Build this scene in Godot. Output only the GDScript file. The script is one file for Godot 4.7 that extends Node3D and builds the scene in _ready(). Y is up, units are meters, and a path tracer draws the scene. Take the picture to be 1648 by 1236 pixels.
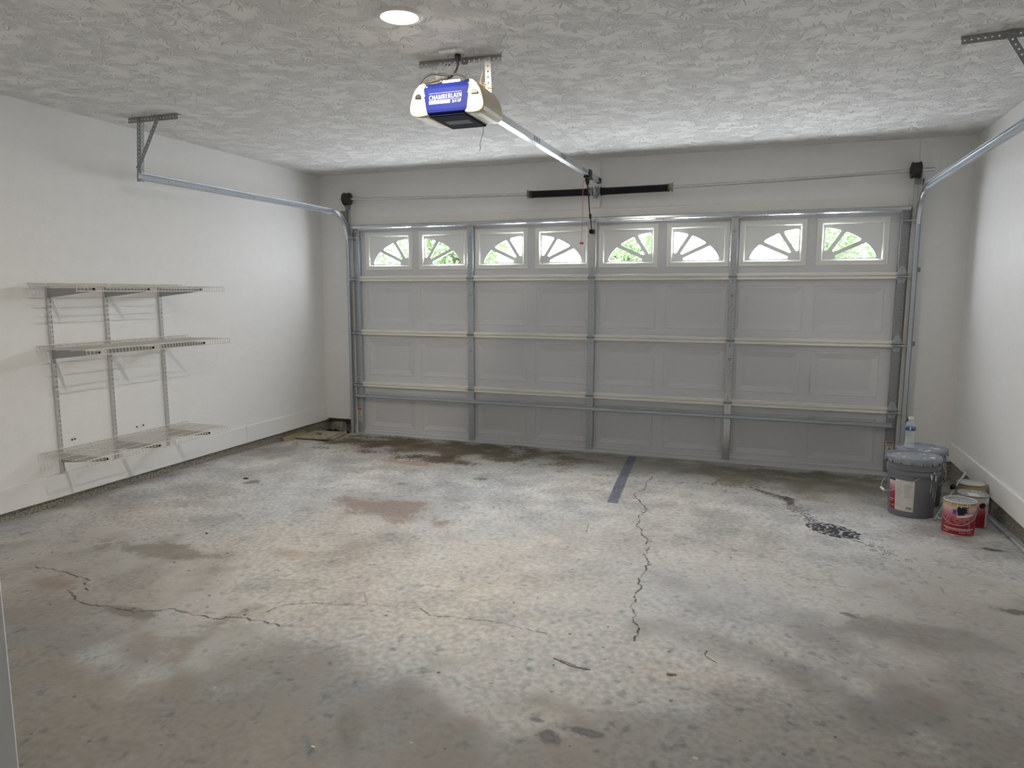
extends Node3D
# A double garage seen from the house door: y up, metres; the garage door stands at z = 0, the left wall at x = XL, the right wall at x = XR.

const XL := -0.379
const XR := 5.3335
const HC := 2.601
const ZN := 5.5          # the wall that the camera's doorway is cut into
const ZB := 7.4          # the wall behind the camera
const STILES := [0.031, 1.269, 2.445, 3.650, 4.902]
const JOINTS := [0.512, 1.043, 1.578]

var X := Transform3D.IDENTITY      # placed on every vertex that is added
var O := Vector3.ZERO              # base of the thing being built: its parts are kept relative to it
var M := {}
var used := {}
var rng := RandomNumberGenerator.new()

class B:
	var v := PackedVector3Array()
	var n := PackedVector3Array()
	var u := PackedVector2Array()

# ---------------------------------------------------------------- geometry helpers
func tri(b: B, p: Vector3, q: Vector3, r: Vector3) -> void:
	p = X * p - O; q = X * q - O; r = X * r - O
	var nn := (q - p).cross(r - p).normalized()
	b.v.append(p); b.v.append(r); b.v.append(q)
	b.n.append(nn); b.n.append(nn); b.n.append(nn)
	b.u.append(Vector2.ZERO); b.u.append(Vector2.ZERO); b.u.append(Vector2.ZERO)

func quad(b: B, p: Vector3, q: Vector3, r: Vector3, s: Vector3) -> void:
	tri(b, p, q, r); tri(b, p, r, s)

func quv(b: B, p: Vector3, q: Vector3, r: Vector3, s: Vector3, a: Vector2, c: Vector2) -> void:
	# quad with texture coordinates: p at lower left, counter-clockwise; image v runs down
	var k := b.u.size()
	quad(b, p, q, r, s)
	var up := a; var uq := Vector2(c.x, a.y); var ur := c; var us := Vector2(a.x, c.y)
	b.u[k] = up; b.u[k + 1] = ur; b.u[k + 2] = uq
	b.u[k + 3] = up; b.u[k + 4] = us; b.u[k + 5] = ur

func trin(b: B, p: Vector3, q: Vector3, r: Vector3, np: Vector3, nq: Vector3, nr: Vector3) -> void:
	if (q - p).cross(r - p).length_squared() < 1e-20:
		return
	b.v.append(X * p - O); b.v.append(X * r - O); b.v.append(X * q - O)
	b.n.append((X.basis * np).normalized()); b.n.append((X.basis * nr).normalized()); b.n.append((X.basis * nq).normalized())
	b.u.append(Vector2.ZERO); b.u.append(Vector2.ZERO); b.u.append(Vector2.ZERO)

func quadn(b: B, p: Vector3, q: Vector3, r: Vector3, s: Vector3, np: Vector3, nq: Vector3, nr: Vector3, ns: Vector3) -> void:
	trin(b, p, q, r, np, nq, nr); trin(b, p, r, s, np, nr, ns)

func box(b: B, lo: Vector3, hi: Vector3, bev := 0.0) -> void:
	var c := (lo + hi) / 2.0
	var h := (hi - lo) / 2.0
	bev = minf(bev, 0.45 * minf(h.x, minf(h.y, h.z)) * 2.0)
	for ax in 3:
		for sg in [-1.0, 1.0]:
			var a1 := (ax + 1) % 3
			var a2 := (ax + 2) % 3
			var f := []
			for k in [[-1, -1], [1, -1], [1, 1], [-1, 1]]:
				var p := c
				p[ax] += sg * h[ax]
				p[a1] += k[0] * (h[a1] - bev)
				p[a2] += k[1] * (h[a2] - bev)
				f.append(p)
			if sg > 0: quad(b, f[0], f[1], f[2], f[3])
			else: quad(b, f[3], f[2], f[1], f[0])
	if bev <= 0.0: return
	for ax in 3:
		var a1 := (ax + 1) % 3
		var a2 := (ax + 2) % 3
		for s1 in [-1.0, 1.0]:
			for s2 in [-1.0, 1.0]:
				var f := []
				for k in [[-1, 0], [1, 0], [1, 1], [-1, 1]]:
					var p := c
					p[ax] += k[0] * (h[ax] - bev)
					p[a1] += s1 * (h[a1] - (bev if k[1] else 0.0))
					p[a2] += s2 * (h[a2] - (0.0 if k[1] else bev))
					f.append(p)
				if s1 * s2 > 0: quad(b, f[0], f[1], f[2], f[3])
				else: quad(b, f[3], f[2], f[1], f[0])
	for sx in [-1.0, 1.0]:
		for sy in [-1.0, 1.0]:
			for sz in [-1.0, 1.0]:
				var p := c + Vector3(sx * h.x, sy * (h.y - bev), sz * (h.z - bev))
				var q := c + Vector3(sx * (h.x - bev), sy * h.y, sz * (h.z - bev))
				var r := c + Vector3(sx * (h.x - bev), sy * (h.y - bev), sz * h.z)
				if sx * sy * sz > 0: tri(b, p, q, r)
				else: tri(b, p, r, q)

func tube(b: B, pts: Array, r, seg := 8, caps := true) -> void:
	var m := pts.size()
	var up := Vector3.UP
	var rings := []
	var nrms := []
	var t_last := Vector3.ZERO
	var side := Vector3.ZERO
	for i in m:
		var t: Vector3 = (pts[mini(i + 1, m - 1)] - pts[maxi(i - 1, 0)]).normalized()
		if i == 0:
			side = t.cross(up if absf(t.y) < 0.9 else Vector3.RIGHT).normalized()
		else:
			side = (side - t * side.dot(t)).normalized()
		var other := t.cross(side)
		var rad: float = r[i] if r is Array else r
		var ring := []
		var nn := []
		for k in seg:
			var a := TAU * k / seg
			var d := side * cos(a) + other * sin(a)
			ring.append(pts[i] + d * rad); nn.append(d)
		rings.append(ring); nrms.append(nn)
		t_last = t
	for i in m - 1:
		for k in seg:
			var l := (k + 1) % seg
			quadn(b, rings[i][k], rings[i][l], rings[i + 1][l], rings[i + 1][k], nrms[i][k], nrms[i][l], nrms[i + 1][l], nrms[i + 1][k])
	if caps:
		for k in range(1, seg - 1):
			tri(b, rings[0][0], rings[0][k + 1], rings[0][k])
			tri(b, rings[m - 1][0], rings[m - 1][k], rings[m - 1][k + 1])

func smooth_path(pts: Array, steps := 6) -> Array:
	var c := []
	var m := pts.size()
	for i in m - 1:
		var p0: Vector3 = pts[maxi(i - 1, 0)]
		var p1: Vector3 = pts[i]
		var p2: Vector3 = pts[i + 1]
		var p3: Vector3 = pts[mini(i + 2, m - 1)]
		for k in steps:
			c.append(p1.cubic_interpolate(p2, p0, p3, float(k) / steps))
	c.append(pts[m - 1])
	return c

func lathe(b: B, prof: Array, seg: int, at: Vector3, axis := Vector3.UP) -> void:
	# prof: (radius, height) from bottom to top, material to the left of the outward side
	var keep := X
	var q := Quaternion(Vector3.UP, axis) if axis.dot(Vector3.UP) > -0.999 else Quaternion(Vector3.RIGHT, PI)
	X = keep * Transform3D(Basis(q), at)
	var m := prof.size()
	var sn := []
	for i in m - 1:
		var d: Vector2 = (prof[i + 1] - prof[i]).normalized()
		sn.append(Vector2(d.y, -d.x))
	for i in m - 1:
		var n0: Vector2 = sn[i]
		var n1: Vector2 = sn[i]
		if i > 0 and sn[i - 1].dot(sn[i]) > 0.7: n0 = (sn[i - 1] + sn[i]).normalized()
		if i < m - 2 and sn[i + 1].dot(sn[i]) > 0.7: n1 = (sn[i + 1] + sn[i]).normalized()
		for k in seg:
			var a := TAU * k / seg
			var c := TAU * (k + 1) / seg
			var da := Vector3(cos(a), 0, -sin(a))
			var dc := Vector3(cos(c), 0, -sin(c))
			var y0 := Vector3(0, prof[i].y, 0)
			var y1 := Vector3(0, prof[i + 1].y, 0)
			quadn(b, da * prof[i].x + y0, dc * prof[i].x + y0, dc * prof[i + 1].x + y1, da * prof[i + 1].x + y1,
				da * n0.x + Vector3(0, n0.y, 0), dc * n0.x + Vector3(0, n0.y, 0), dc * n1.x + Vector3(0, n1.y, 0), da * n1.x + Vector3(0, n1.y, 0))
	X = keep

func ccw(poly: PackedVector2Array) -> PackedVector2Array:
	if Geometry2D.is_polygon_clockwise(poly):
		poly = poly.duplicate(); poly.reverse()
	return poly

func prism(b: B, poly: PackedVector2Array, z0: float, z1: float, xf := Transform3D.IDENTITY) -> void:
	# polygon in x, y extruded from z0 to z1 (z1 > z0)
	var keep := X
	X = keep * xf
	poly = ccw(poly)
	var ix := Geometry2D.triangulate_polygon(poly)
	for k in range(0, ix.size(), 3):
		var p := poly[ix[k]]; var q := poly[ix[k + 1]]; var r := poly[ix[k + 2]]
		if (q - p).cross(r - p) < 0:
			var s := q; q = r; r = s
		tri(b, Vector3(p.x, p.y, z1), Vector3(q.x, q.y, z1), Vector3(r.x, r.y, z1))
		tri(b, Vector3(p.x, p.y, z0), Vector3(r.x, r.y, z0), Vector3(q.x, q.y, z0))
	for k in poly.size():
		var p := poly[k]; var q := poly[(k + 1) % poly.size()]
		quad(b, Vector3(p.x, p.y, z0), Vector3(q.x, q.y, z0), Vector3(q.x, q.y, z1), Vector3(p.x, p.y, z1))
	X = keep

func sweep(b: B, prof: PackedVector2Array, path: Array) -> void:
	# closed profile in each transform's x, y, carried along the transforms
	prof = ccw(prof)
	var m := prof.size()
	for i in path.size() - 1:
		var a: Transform3D = path[i]
		var c: Transform3D = path[i + 1]
		for k in m:
			var p := prof[k]; var q := prof[(k + 1) % m]
			quad(b, a * Vector3(p.x, p.y, 0), a * Vector3(q.x, q.y, 0), c * Vector3(q.x, q.y, 0), c * Vector3(p.x, p.y, 0))
	var ix := Geometry2D.triangulate_polygon(prof)
	for e in [0, path.size() - 1]:
		var a: Transform3D = path[e]
		for k in range(0, ix.size(), 3):
			var p := prof[ix[k]]; var q := prof[ix[k + 1]]; var r := prof[ix[k + 2]]
			if ((q - p).cross(r - p) < 0) != (e == 0):
				var s := q; q = r; r = s
			tri(b, a * Vector3(p.x, p.y, 0), a * Vector3(q.x, q.y, 0), a * Vector3(r.x, r.y, 0))

func perforated(b: B, p0: Vector3, p1: Vector3, wide: Vector3, pitch := 0.0254, hole := 0.0045, thick := 0.0022) -> void:
	# a flat steel strip from p0 to p1, as wide as the vector says, with a round hole in every pitch
	var along := p1 - p0
	var cells := maxi(1, roundi(along.length() / pitch))
	var ax := along.normalized()
	var w := wide.length()
	var wy := (wide - ax * wide.dot(ax)).normalized()
	var nz := ax.cross(wy)
	var keep := X
	X = keep * Transform3D(Basis(ax, wy, nz), p0)
	var step := along.length() / cells
	var t := thick / 2.0
	for c in cells:
		var cx := (c + 0.5) * step
		var outer := [Vector2(c * step, -w / 2), Vector2(cx, -w / 2), Vector2((c + 1) * step, -w / 2), Vector2((c + 1) * step, 0), Vector2((c + 1) * step, w / 2), Vector2(cx, w / 2), Vector2(c * step, w / 2), Vector2(c * step, 0)]
		for k in 8:
			var a0 := TAU * (k + 5) / 8.0
			var a1 := TAU * (k + 6) / 8.0
			var o0: Vector2 = outer[k]
			var o1: Vector2 = outer[(k + 1) % 8]
			var i0 := Vector2(cx + hole * cos(a0), hole * sin(a0))
			var i1 := Vector2(cx + hole * cos(a1), hole * sin(a1))
			quad(b, Vector3(o0.x, o0.y, t), Vector3(o1.x, o1.y, t), Vector3(i1.x, i1.y, t), Vector3(i0.x, i0.y, t))
			quad(b, Vector3(o1.x, o1.y, -t), Vector3(o0.x, o0.y, -t), Vector3(i0.x, i0.y, -t), Vector3(i1.x, i1.y, -t))
			quad(b, Vector3(i0.x, i0.y, t), Vector3(i1.x, i1.y, t), Vector3(i1.x, i1.y, -t), Vector3(i0.x, i0.y, -t))
	var l := along.length()
	quad(b, Vector3(0, -w / 2, -t), Vector3(l, -w / 2, -t), Vector3(l, -w / 2, t), Vector3(0, -w / 2, t))
	quad(b, Vector3(l, w / 2, -t), Vector3(0, w / 2, -t), Vector3(0, w / 2, t), Vector3(l, w / 2, t))
	quad(b, Vector3(0, w / 2, -t), Vector3(0, -w / 2, -t), Vector3(0, -w / 2, t), Vector3(0, w / 2, t))
	quad(b, Vector3(l, -w / 2, -t), Vector3(l, w / 2, -t), Vector3(l, w / 2, t), Vector3(l, -w / 2, t))
	X = keep

# ---------------------------------------------------------------- naming helpers
func numbered(called: String) -> String:
	var k: int = used.get(called, -1) + 1
	used[called] = k
	return called if k == 0 else "%s_%03d" % [called, k]

func commit(b: B) -> ArrayMesh:
	var a := []
	a.resize(Mesh.ARRAY_MAX)
	a[Mesh.ARRAY_VERTEX] = b.v
	a[Mesh.ARRAY_NORMAL] = b.n
	a[Mesh.ARRAY_TEX_UV] = b.u
	var m := ArrayMesh.new()
	m.add_surface_from_arrays(Mesh.PRIMITIVE_TRIANGLES, a)
	return m

func obj(called: String, shape, mat: Material, parent: Node = null) -> MeshInstance3D:
	var o := MeshInstance3D.new()
	o.mesh = commit(shape) if shape is B else shape
	o.material_override = mat
	if parent == null:
		o.name = numbered(called)
		o.position = O
		add_child(o)
	else:
		o.name = called
		parent.add_child(o, true)
	return o

func tag(o: Node, label: String, category: String, group := "", kind := "") -> Node:
	o.set_meta("label", label); o.set_meta("category", category)
	if group: o.set_meta("group", group)
	if kind: o.set_meta("kind", kind)
	return o

func stuff(o: Node) -> Node:
	o.set_meta("kind", "stuff")
	return o

func thing(called: String, label: String, category: String, at := Vector3.ZERO, group := "", kind := "") -> Node3D:
	var o := Node3D.new()
	o.name = numbered(called)
	add_child(o)
	o.position = at
	O = at
	tag(o, label, category, group, kind)
	return o

func struct(called: String, b: B, mat: Material, label: String, category: String) -> MeshInstance3D:
	var o := obj(called, b, mat)
	tag(o, label, category, "", "structure")
	return o

func dup(src: Node3D, at: Vector3, label: String, turn := 0.0, group := "") -> Node3D:
	var r: Node3D = src.duplicate()
	var base: String = src.get_meta("called", str(src.name))
	r.name = numbered(base)
	add_child(r)
	r.position = at
	r.rotation.y = turn
	r.set_meta("label", label)
	if group: r.set_meta("group", group)
	return r

func floor_y(x: float, z: float) -> float:
	# the slab falls towards the door, a little more on the right
	var e := exp(-maxf(z, 0.0))
	return 0.06 * (1.0 - e) - 0.004 - 0.004 * clampf(x, 0.0, 5.0) * e

func on_floor(x: float, z: float, lift := 0.0) -> Vector3:
	return Vector3(x, floor_y(x, z) + lift, z)

# ---------------------------------------------------------------- materials
func mat(c: Color, rough := 0.7, metal := 0.0, spec := 0.5) -> StandardMaterial3D:
	var m := StandardMaterial3D.new()
	m.albedo_color = c
	m.roughness = rough
	m.metallic = metal
	m.metallic_specular = spec
	return m

func rgb(r: int, g: int, b: int) -> Color:
	return Color8(r, g, b)

func noise_bytes(size: int, freq: float, seed_: int, oct := 4, type := FastNoiseLite.TYPE_SIMPLEX_SMOOTH, seamless := true) -> PackedByteArray:
	var f := FastNoiseLite.new()
	f.noise_type = type
	f.frequency = freq
	f.seed = seed_
	f.fractal_octaves = oct
	var im := f.get_seamless_image(size, size) if seamless else f.get_image(size, size)
	im.convert(Image.FORMAT_L8)
	return im.get_data()

func tex_from(size: int, data: PackedByteArray, lo: Color, hi: Color, power := 1.0) -> ImageTexture:
	var lut := []
	for k in 256:
		lut.append(lo.lerp(hi, pow(k / 255.0, power)))
	var out := PackedByteArray()
	out.resize(size * size * 3)
	for k in size * size:
		var c: Color = lut[data[k]]
		out[3 * k] = c.r8; out[3 * k + 1] = c.g8; out[3 * k + 2] = c.b8
	var im := Image.create_from_data(size, size, false, Image.FORMAT_RGB8, out)
	im.generate_mipmaps()
	return ImageTexture.create_from_image(im)

func triplanar(m: StandardMaterial3D, per_metre: float, world := true) -> void:
	m.uv1_triplanar = true
	m.uv1_world_triplanar = world
	m.uv1_scale = Vector3.ONE * per_metre

func grey_tex(size: int, data: PackedByteArray) -> ImageTexture:
	return ImageTexture.create_from_image(Image.create_from_data(size, size, false, Image.FORMAT_L8, data))

func _ready() -> void:
	# ------------------------------------------------ camera, sky, exposure
	rng.seed = 7
	var cam := Camera3D.new()
	cam.name = "camera"
	cam.position = Vector3(3.9137, 1.451, 6.2103)
	cam.rotation = Vector3(-0.1307, 0.3437, 0.0008)
	cam.fov = 57.33
	cam.near = 0.05
	cam.far = 200.0
	add_child(cam)
	cam.current = true

	var env := Environment.new()
	var sky := Sky.new()
	var sm := ProceduralSkyMaterial.new()
	sm.sky_top_color = Color(0.94, 0.96, 1.0)
	sm.sky_curve = 0.5
	sm.sky_horizon_color = Color(0.62, 0.63, 0.64)
	sm.ground_horizon_color = Color(0.55, 0.56, 0.55)
	sm.ground_bottom_color = Color(0.40, 0.40, 0.39)
	sm.sun_angle_max = 0.0
	sky.sky_material = sm
	env.background_mode = Environment.BG_SKY
	env.sky = sky
	env.background_energy_multiplier = SKY_ENERGY
	env.tonemap_mode = Environment.TONE_MAPPER_LINEAR
	env.tonemap_exposure = EXPOSURE
	env.sdfgi_enabled = true
	env.ssao_enabled = true
	env.ssil_enabled = true
	var we := WorldEnvironment.new()
	we.name = "environment"
	we.environment = env
	add_child(we)

	# added stand-ins for sky light at the door's eight windows, just outside their glass and of their size
	for k in 8:
		var d := AreaLight3D.new()
		d.name = "added_daylight_%d" % (k + 1)
		d.area_size = Vector2(0.400, 0.250)
		d.light_color = Color(0.95, 0.975, 1.0)
		d.light_energy = ADDED_DAYLIGHT_ENERGY
		d.area_range = 14.0
		d.area_attenuation = 2.0
		d.shadow_enabled = true
		d.position = Vector3(panel_x(k) + (0.270 if k % 2 == 0 else PW - 0.270), 1.836, -0.068)
		d.rotation = Vector3(0, PI, 0)
		add_child(d)

	# ------------------------------------------------ materials, the ceiling lamp, then everything else
	make_materials()
	ceiling_lamp()
	setting()
	outside()
	garage_door()
	tracks()
	torsion_springs()
	opener()
	shelving()
	left_corner()
	buckets_and_cans()
	floor_litter()

const SKY_ENERGY := 8.0
const ADDED_DAYLIGHT_ENERGY := 1.3
const EXPOSURE := 0.94
const LAMP_ENERGY := 3.7

func ceiling_lamp() -> void:
	var at := Vector3(2.413, HC, 3.424)
	var t := thing("ceiling_light", "round glowing white disc light flush in the textured ceiling, in front of the door opener", "ceiling light", at)
	var b := B.new()
	lathe(b, [Vector2(0.0, -0.008), Vector2(0.072, -0.0075), Vector2(0.078, -0.006), Vector2(0.078, -0.002), Vector2(0.0, -0.002)], 48, at)
	var glow := mat(Color(1, 1, 1), 0.5)
	glow.emission_enabled = true
	glow.emission = Color(1.0, 0.94, 0.82)
	glow.emission_energy_multiplier = 4.0
	obj("diffuser", b, glow, t)
	b = B.new()
	lathe(b, [Vector2(0.078, -0.002), Vector2(0.079, -0.009), Vector2(0.083, -0.011), Vector2(0.092, -0.009), Vector2(0.099, -0.003), Vector2(0.100, 0.001)], 48, at)
	obj("trim_ring", b, M.white_plastic, t)
	var l := AreaLight3D.new()
	l.name = "ceiling_light_beam"
	l.area_size = Vector2(0.06, 0.06)
	l.light_color = Color(1.0, 0.965, 0.91)
	l.light_energy = LAMP_ENERGY
	l.area_range = 12.0
	l.area_attenuation = 2.0
	l.shadow_enabled = true
	l.position = at + Vector3(0, -0.0125, 0)
	l.rotation = Vector3(-PI / 2, 0, 0)
	add_child(l)

# ---------------------------------------------------------------- materials
func make_materials() -> void:
	var n1 := noise_bytes(512, 0.012, 3, 4)
	var n2 := noise_bytes(512, 0.06, 5, 3)
	# painted walls: nearly even white with faint roller texture
	var w := mat(rgb(241, 240, 238), 0.55, 0.0, 0.35)
	w.albedo_texture = tex_from(512, n1, Color(0.985, 0.985, 0.985), Color(1, 1, 1))
	w.heightmap_enabled = true
	w.heightmap_texture = grey_tex(512, n2)
	w.heightmap_scale = 0.05
	triplanar(w, 1.1)
	M.wall = w
	var tr := mat(rgb(241, 240, 238), 0.4, 0.0, 0.4)
	M.trim = tr
	# slap-brushed ceiling
	var c := mat(rgb(240, 239, 237), 0.8, 0.0, 0.3)
	c.heightmap_enabled = true
	c.heightmap_texture = crow_foot()
	c.heightmap_scale = 0.95
	triplanar(c, 1.0 / 1.5)
	M.ceiling = c
	M.floor = concrete_floor()
	# rough old concrete at the foot of the walls
	var cb := mat(rgb(205, 200, 190), 0.9, 0.0, 0.3)
	cb.albedo_texture = tex_from(512, noise_bytes(512, 0.05, 21, 5), rgb(96, 90, 80), rgb(255, 255, 252), 0.6)
	cb.heightmap_enabled = true
	cb.heightmap_texture = grey_tex(512, noise_bytes(512, 0.09, 22, 4))
	cb.heightmap_scale = 0.9
	triplanar(cb, 2.2)
	M.curb = cb
	var ds := mat(rgb(62, 57, 50), 0.95, 0.0, 0.2)
	ds.albedo_texture = tex_from(512, n2, Color(0.25, 0.24, 0.22), Color(1, 1, 1), 0.8)
	triplanar(ds, 4.0)
	M.dirt = ds
	# galvanised steel: faint spangle
	var sp := noise_bytes(512, 0.05, 31, 2, FastNoiseLite.TYPE_CELLULAR)
	var g := mat(rgb(198, 203, 207), 0.42, 0.45, 0.5)
	g.albedo_texture = tex_from(512, sp, Color(0.88, 0.89, 0.9), Color(1, 1, 1))
	triplanar(g, 3.0)
	M.galv = g
	var g2 := mat(rgb(222, 224, 226), 0.24, 0.75, 0.5)
	g2.albedo_texture = g.albedo_texture
	triplanar(g2, 3.0)
	M.bright = g2
	var g3 := mat(rgb(168, 170, 170), 0.5, 0.4, 0.5)
	g3.albedo_texture = g.albedo_texture
	triplanar(g3, 3.0)
	M.dull = g3
	# stippled door paint
	var d := mat(rgb(220, 220, 222), 0.55, 0.0, 0.35)
	d.heightmap_enabled = true
	d.heightmap_texture = grey_tex(512, noise_bytes(512, 0.12, 41, 2))
	d.heightmap_scale = 0.02
	triplanar(d, 3.0)
	M.door = d
	M.rail = mat(rgb(248, 245, 236), 0.4, 0.0, 0.4)
	M.insert = mat(rgb(242, 242, 236), 0.28, 0.0, 0.5)
	var pl := mat(rgb(243, 245, 243), 0.35, 0.0, 0.5)
	pl.backlight_enabled = true
	pl.backlight = Color(0.085, 0.087, 0.084)
	M.plate = pl
	var gl := mat(Color(0.96, 1.0, 0.98, 0.06), 0.02, 0.0, 0.5)
	gl.transparency = BaseMaterial3D.TRANSPARENCY_ALPHA
	M.glass = gl
	M.black = mat(rgb(22, 22, 24), 0.5, 0.0, 0.4)
	M.spring = mat(rgb(34, 35, 40), 0.38, 0.45, 0.5)
	M.drum = mat(rgb(66, 64, 62), 0.6, 0.3, 0.4)
	M.rubber = mat(rgb(38, 38, 38), 0.85, 0.0, 0.3)
	M.white_plastic = mat(rgb(228, 226, 222), 0.4, 0.0, 0.5)
	M.cream = mat(rgb(204, 192, 164), 0.34, 0.0, 0.5)
	M.blue = mat(rgb(15, 23, 74), 0.65, 0.0, 0.2)
	M.navy = mat(rgb(16, 20, 32), 0.7, 0.0, 0.15)
	M.navy_label = mat(rgb(84, 88, 96), 0.6, 0.0, 0.3)
	M.lettering = mat(rgb(108, 110, 116), 0.7)
	M.cord = mat(rgb(52, 48, 46), 0.55, 0.0, 0.4)
	M.red = mat(rgb(196, 44, 48), 0.5, 0.0, 0.4)
	M.pink_cord = mat(rgb(200, 110, 112), 0.8, 0.0, 0.3)
	M.wire_white = mat(rgb(224, 220, 212), 0.4, 0.0, 0.5)
	M.standard = mat(rgb(206, 204, 202), 0.45, 0.1, 0.5)
	M.bracket = mat(rgb(168, 168, 170), 0.5, 0.1, 0.4)
	M.tan_wire = mat(rgb(178, 158, 112), 0.6)
	M.wood = mat(rgb(176, 160, 122), 0.7, 0.0, 0.3)
	var wd := mat(rgb(196, 186, 166), 0.7, 0.0, 0.3)
	wd.albedo_texture = tex_from(512, noise_bytes(512, 0.02, 51, 5), Color(0.8, 0.79, 0.77), Color(1, 1, 1))
	triplanar(wd, 2.0)
	M.board = wd
	M.jamb = mat(rgb(236, 233, 226), 0.6, 0.0, 0.3)
	M.raw_wood = mat(rgb(128, 104, 82), 0.8, 0.0, 0.2)
	M.leaf = mat(rgb(160, 182, 140), 0.6, 0.0, 0.3)
	M.leaf.backlight_enabled = true
	M.leaf.backlight = Color(0.30, 0.4, 0.22)
	M.bark = mat(rgb(96, 82, 66), 0.9, 0.0, 0.2)
	M.grass = mat(rgb(112, 118, 92), 0.9, 0.0, 0.2)
	M.drive = mat(rgb(222, 219, 213), 0.9, 0.0, 0.3)

func crow_foot() -> ImageTexture:
	# bursts of brush strokes pressed into wet plaster, as a height map
	var s := 1024
	var h := PackedFloat32Array()
	h.resize(s * s)
	var r := RandomNumberGenerator.new()
	r.seed = 99
	for k in 430:
		var cx := r.randf() * s
		var cy := r.randf() * s
		var base := r.randf() * TAU
		for j in 22:
			var a := base + r.randfn(0.0, 1.0) * 0.9
			var start := r.randf_range(3.0, 28.0)
			var length := r.randf_range(12.0, 46.0)
			var bend := r.randf_range(-0.006, 0.006)
			var top := r.randf_range(0.35, 1.0)
			var x := cx + cos(a) * start
			var y := cy + sin(a) * start
			for q in int(length):
				x += cos(a); y += sin(a); a += bend
				var e := top * minf(1.0, minf(q / 6.0, (length - q) / 10.0))
				var ix := posmod(int(x), s)
				var iy := posmod(int(y), s)
				h[iy * s + ix] = maxf(h[iy * s + ix], e)
				var jx := posmod(ix + 1, s)
				var jy := posmod(iy + 1, s)
				h[iy * s + jx] = maxf(h[iy * s + jx], e * 0.8)
				h[jy * s + ix] = maxf(h[jy * s + ix], e * 0.8)
	var fine := noise_bytes(s, 0.05, 61, 3)
	var out := PackedByteArray()
	out.resize(s * s)
	for k in s * s:
		out[k] = clampi(int(190.0 * h[k] + 0.05 * fine[k]), 0, 255)
	return grey_tex(s, out)

# ---------------------------------------------------------------- the slab's own texture
const FX0 := -0.7
const FZ0 := -0.2
const FW := 6.2
const FS := 1536

func fpx(x: float, z: float) -> Vector2:
	return Vector2((x - FX0) / FW * FS, (z - FZ0) / FW * FS)

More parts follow.
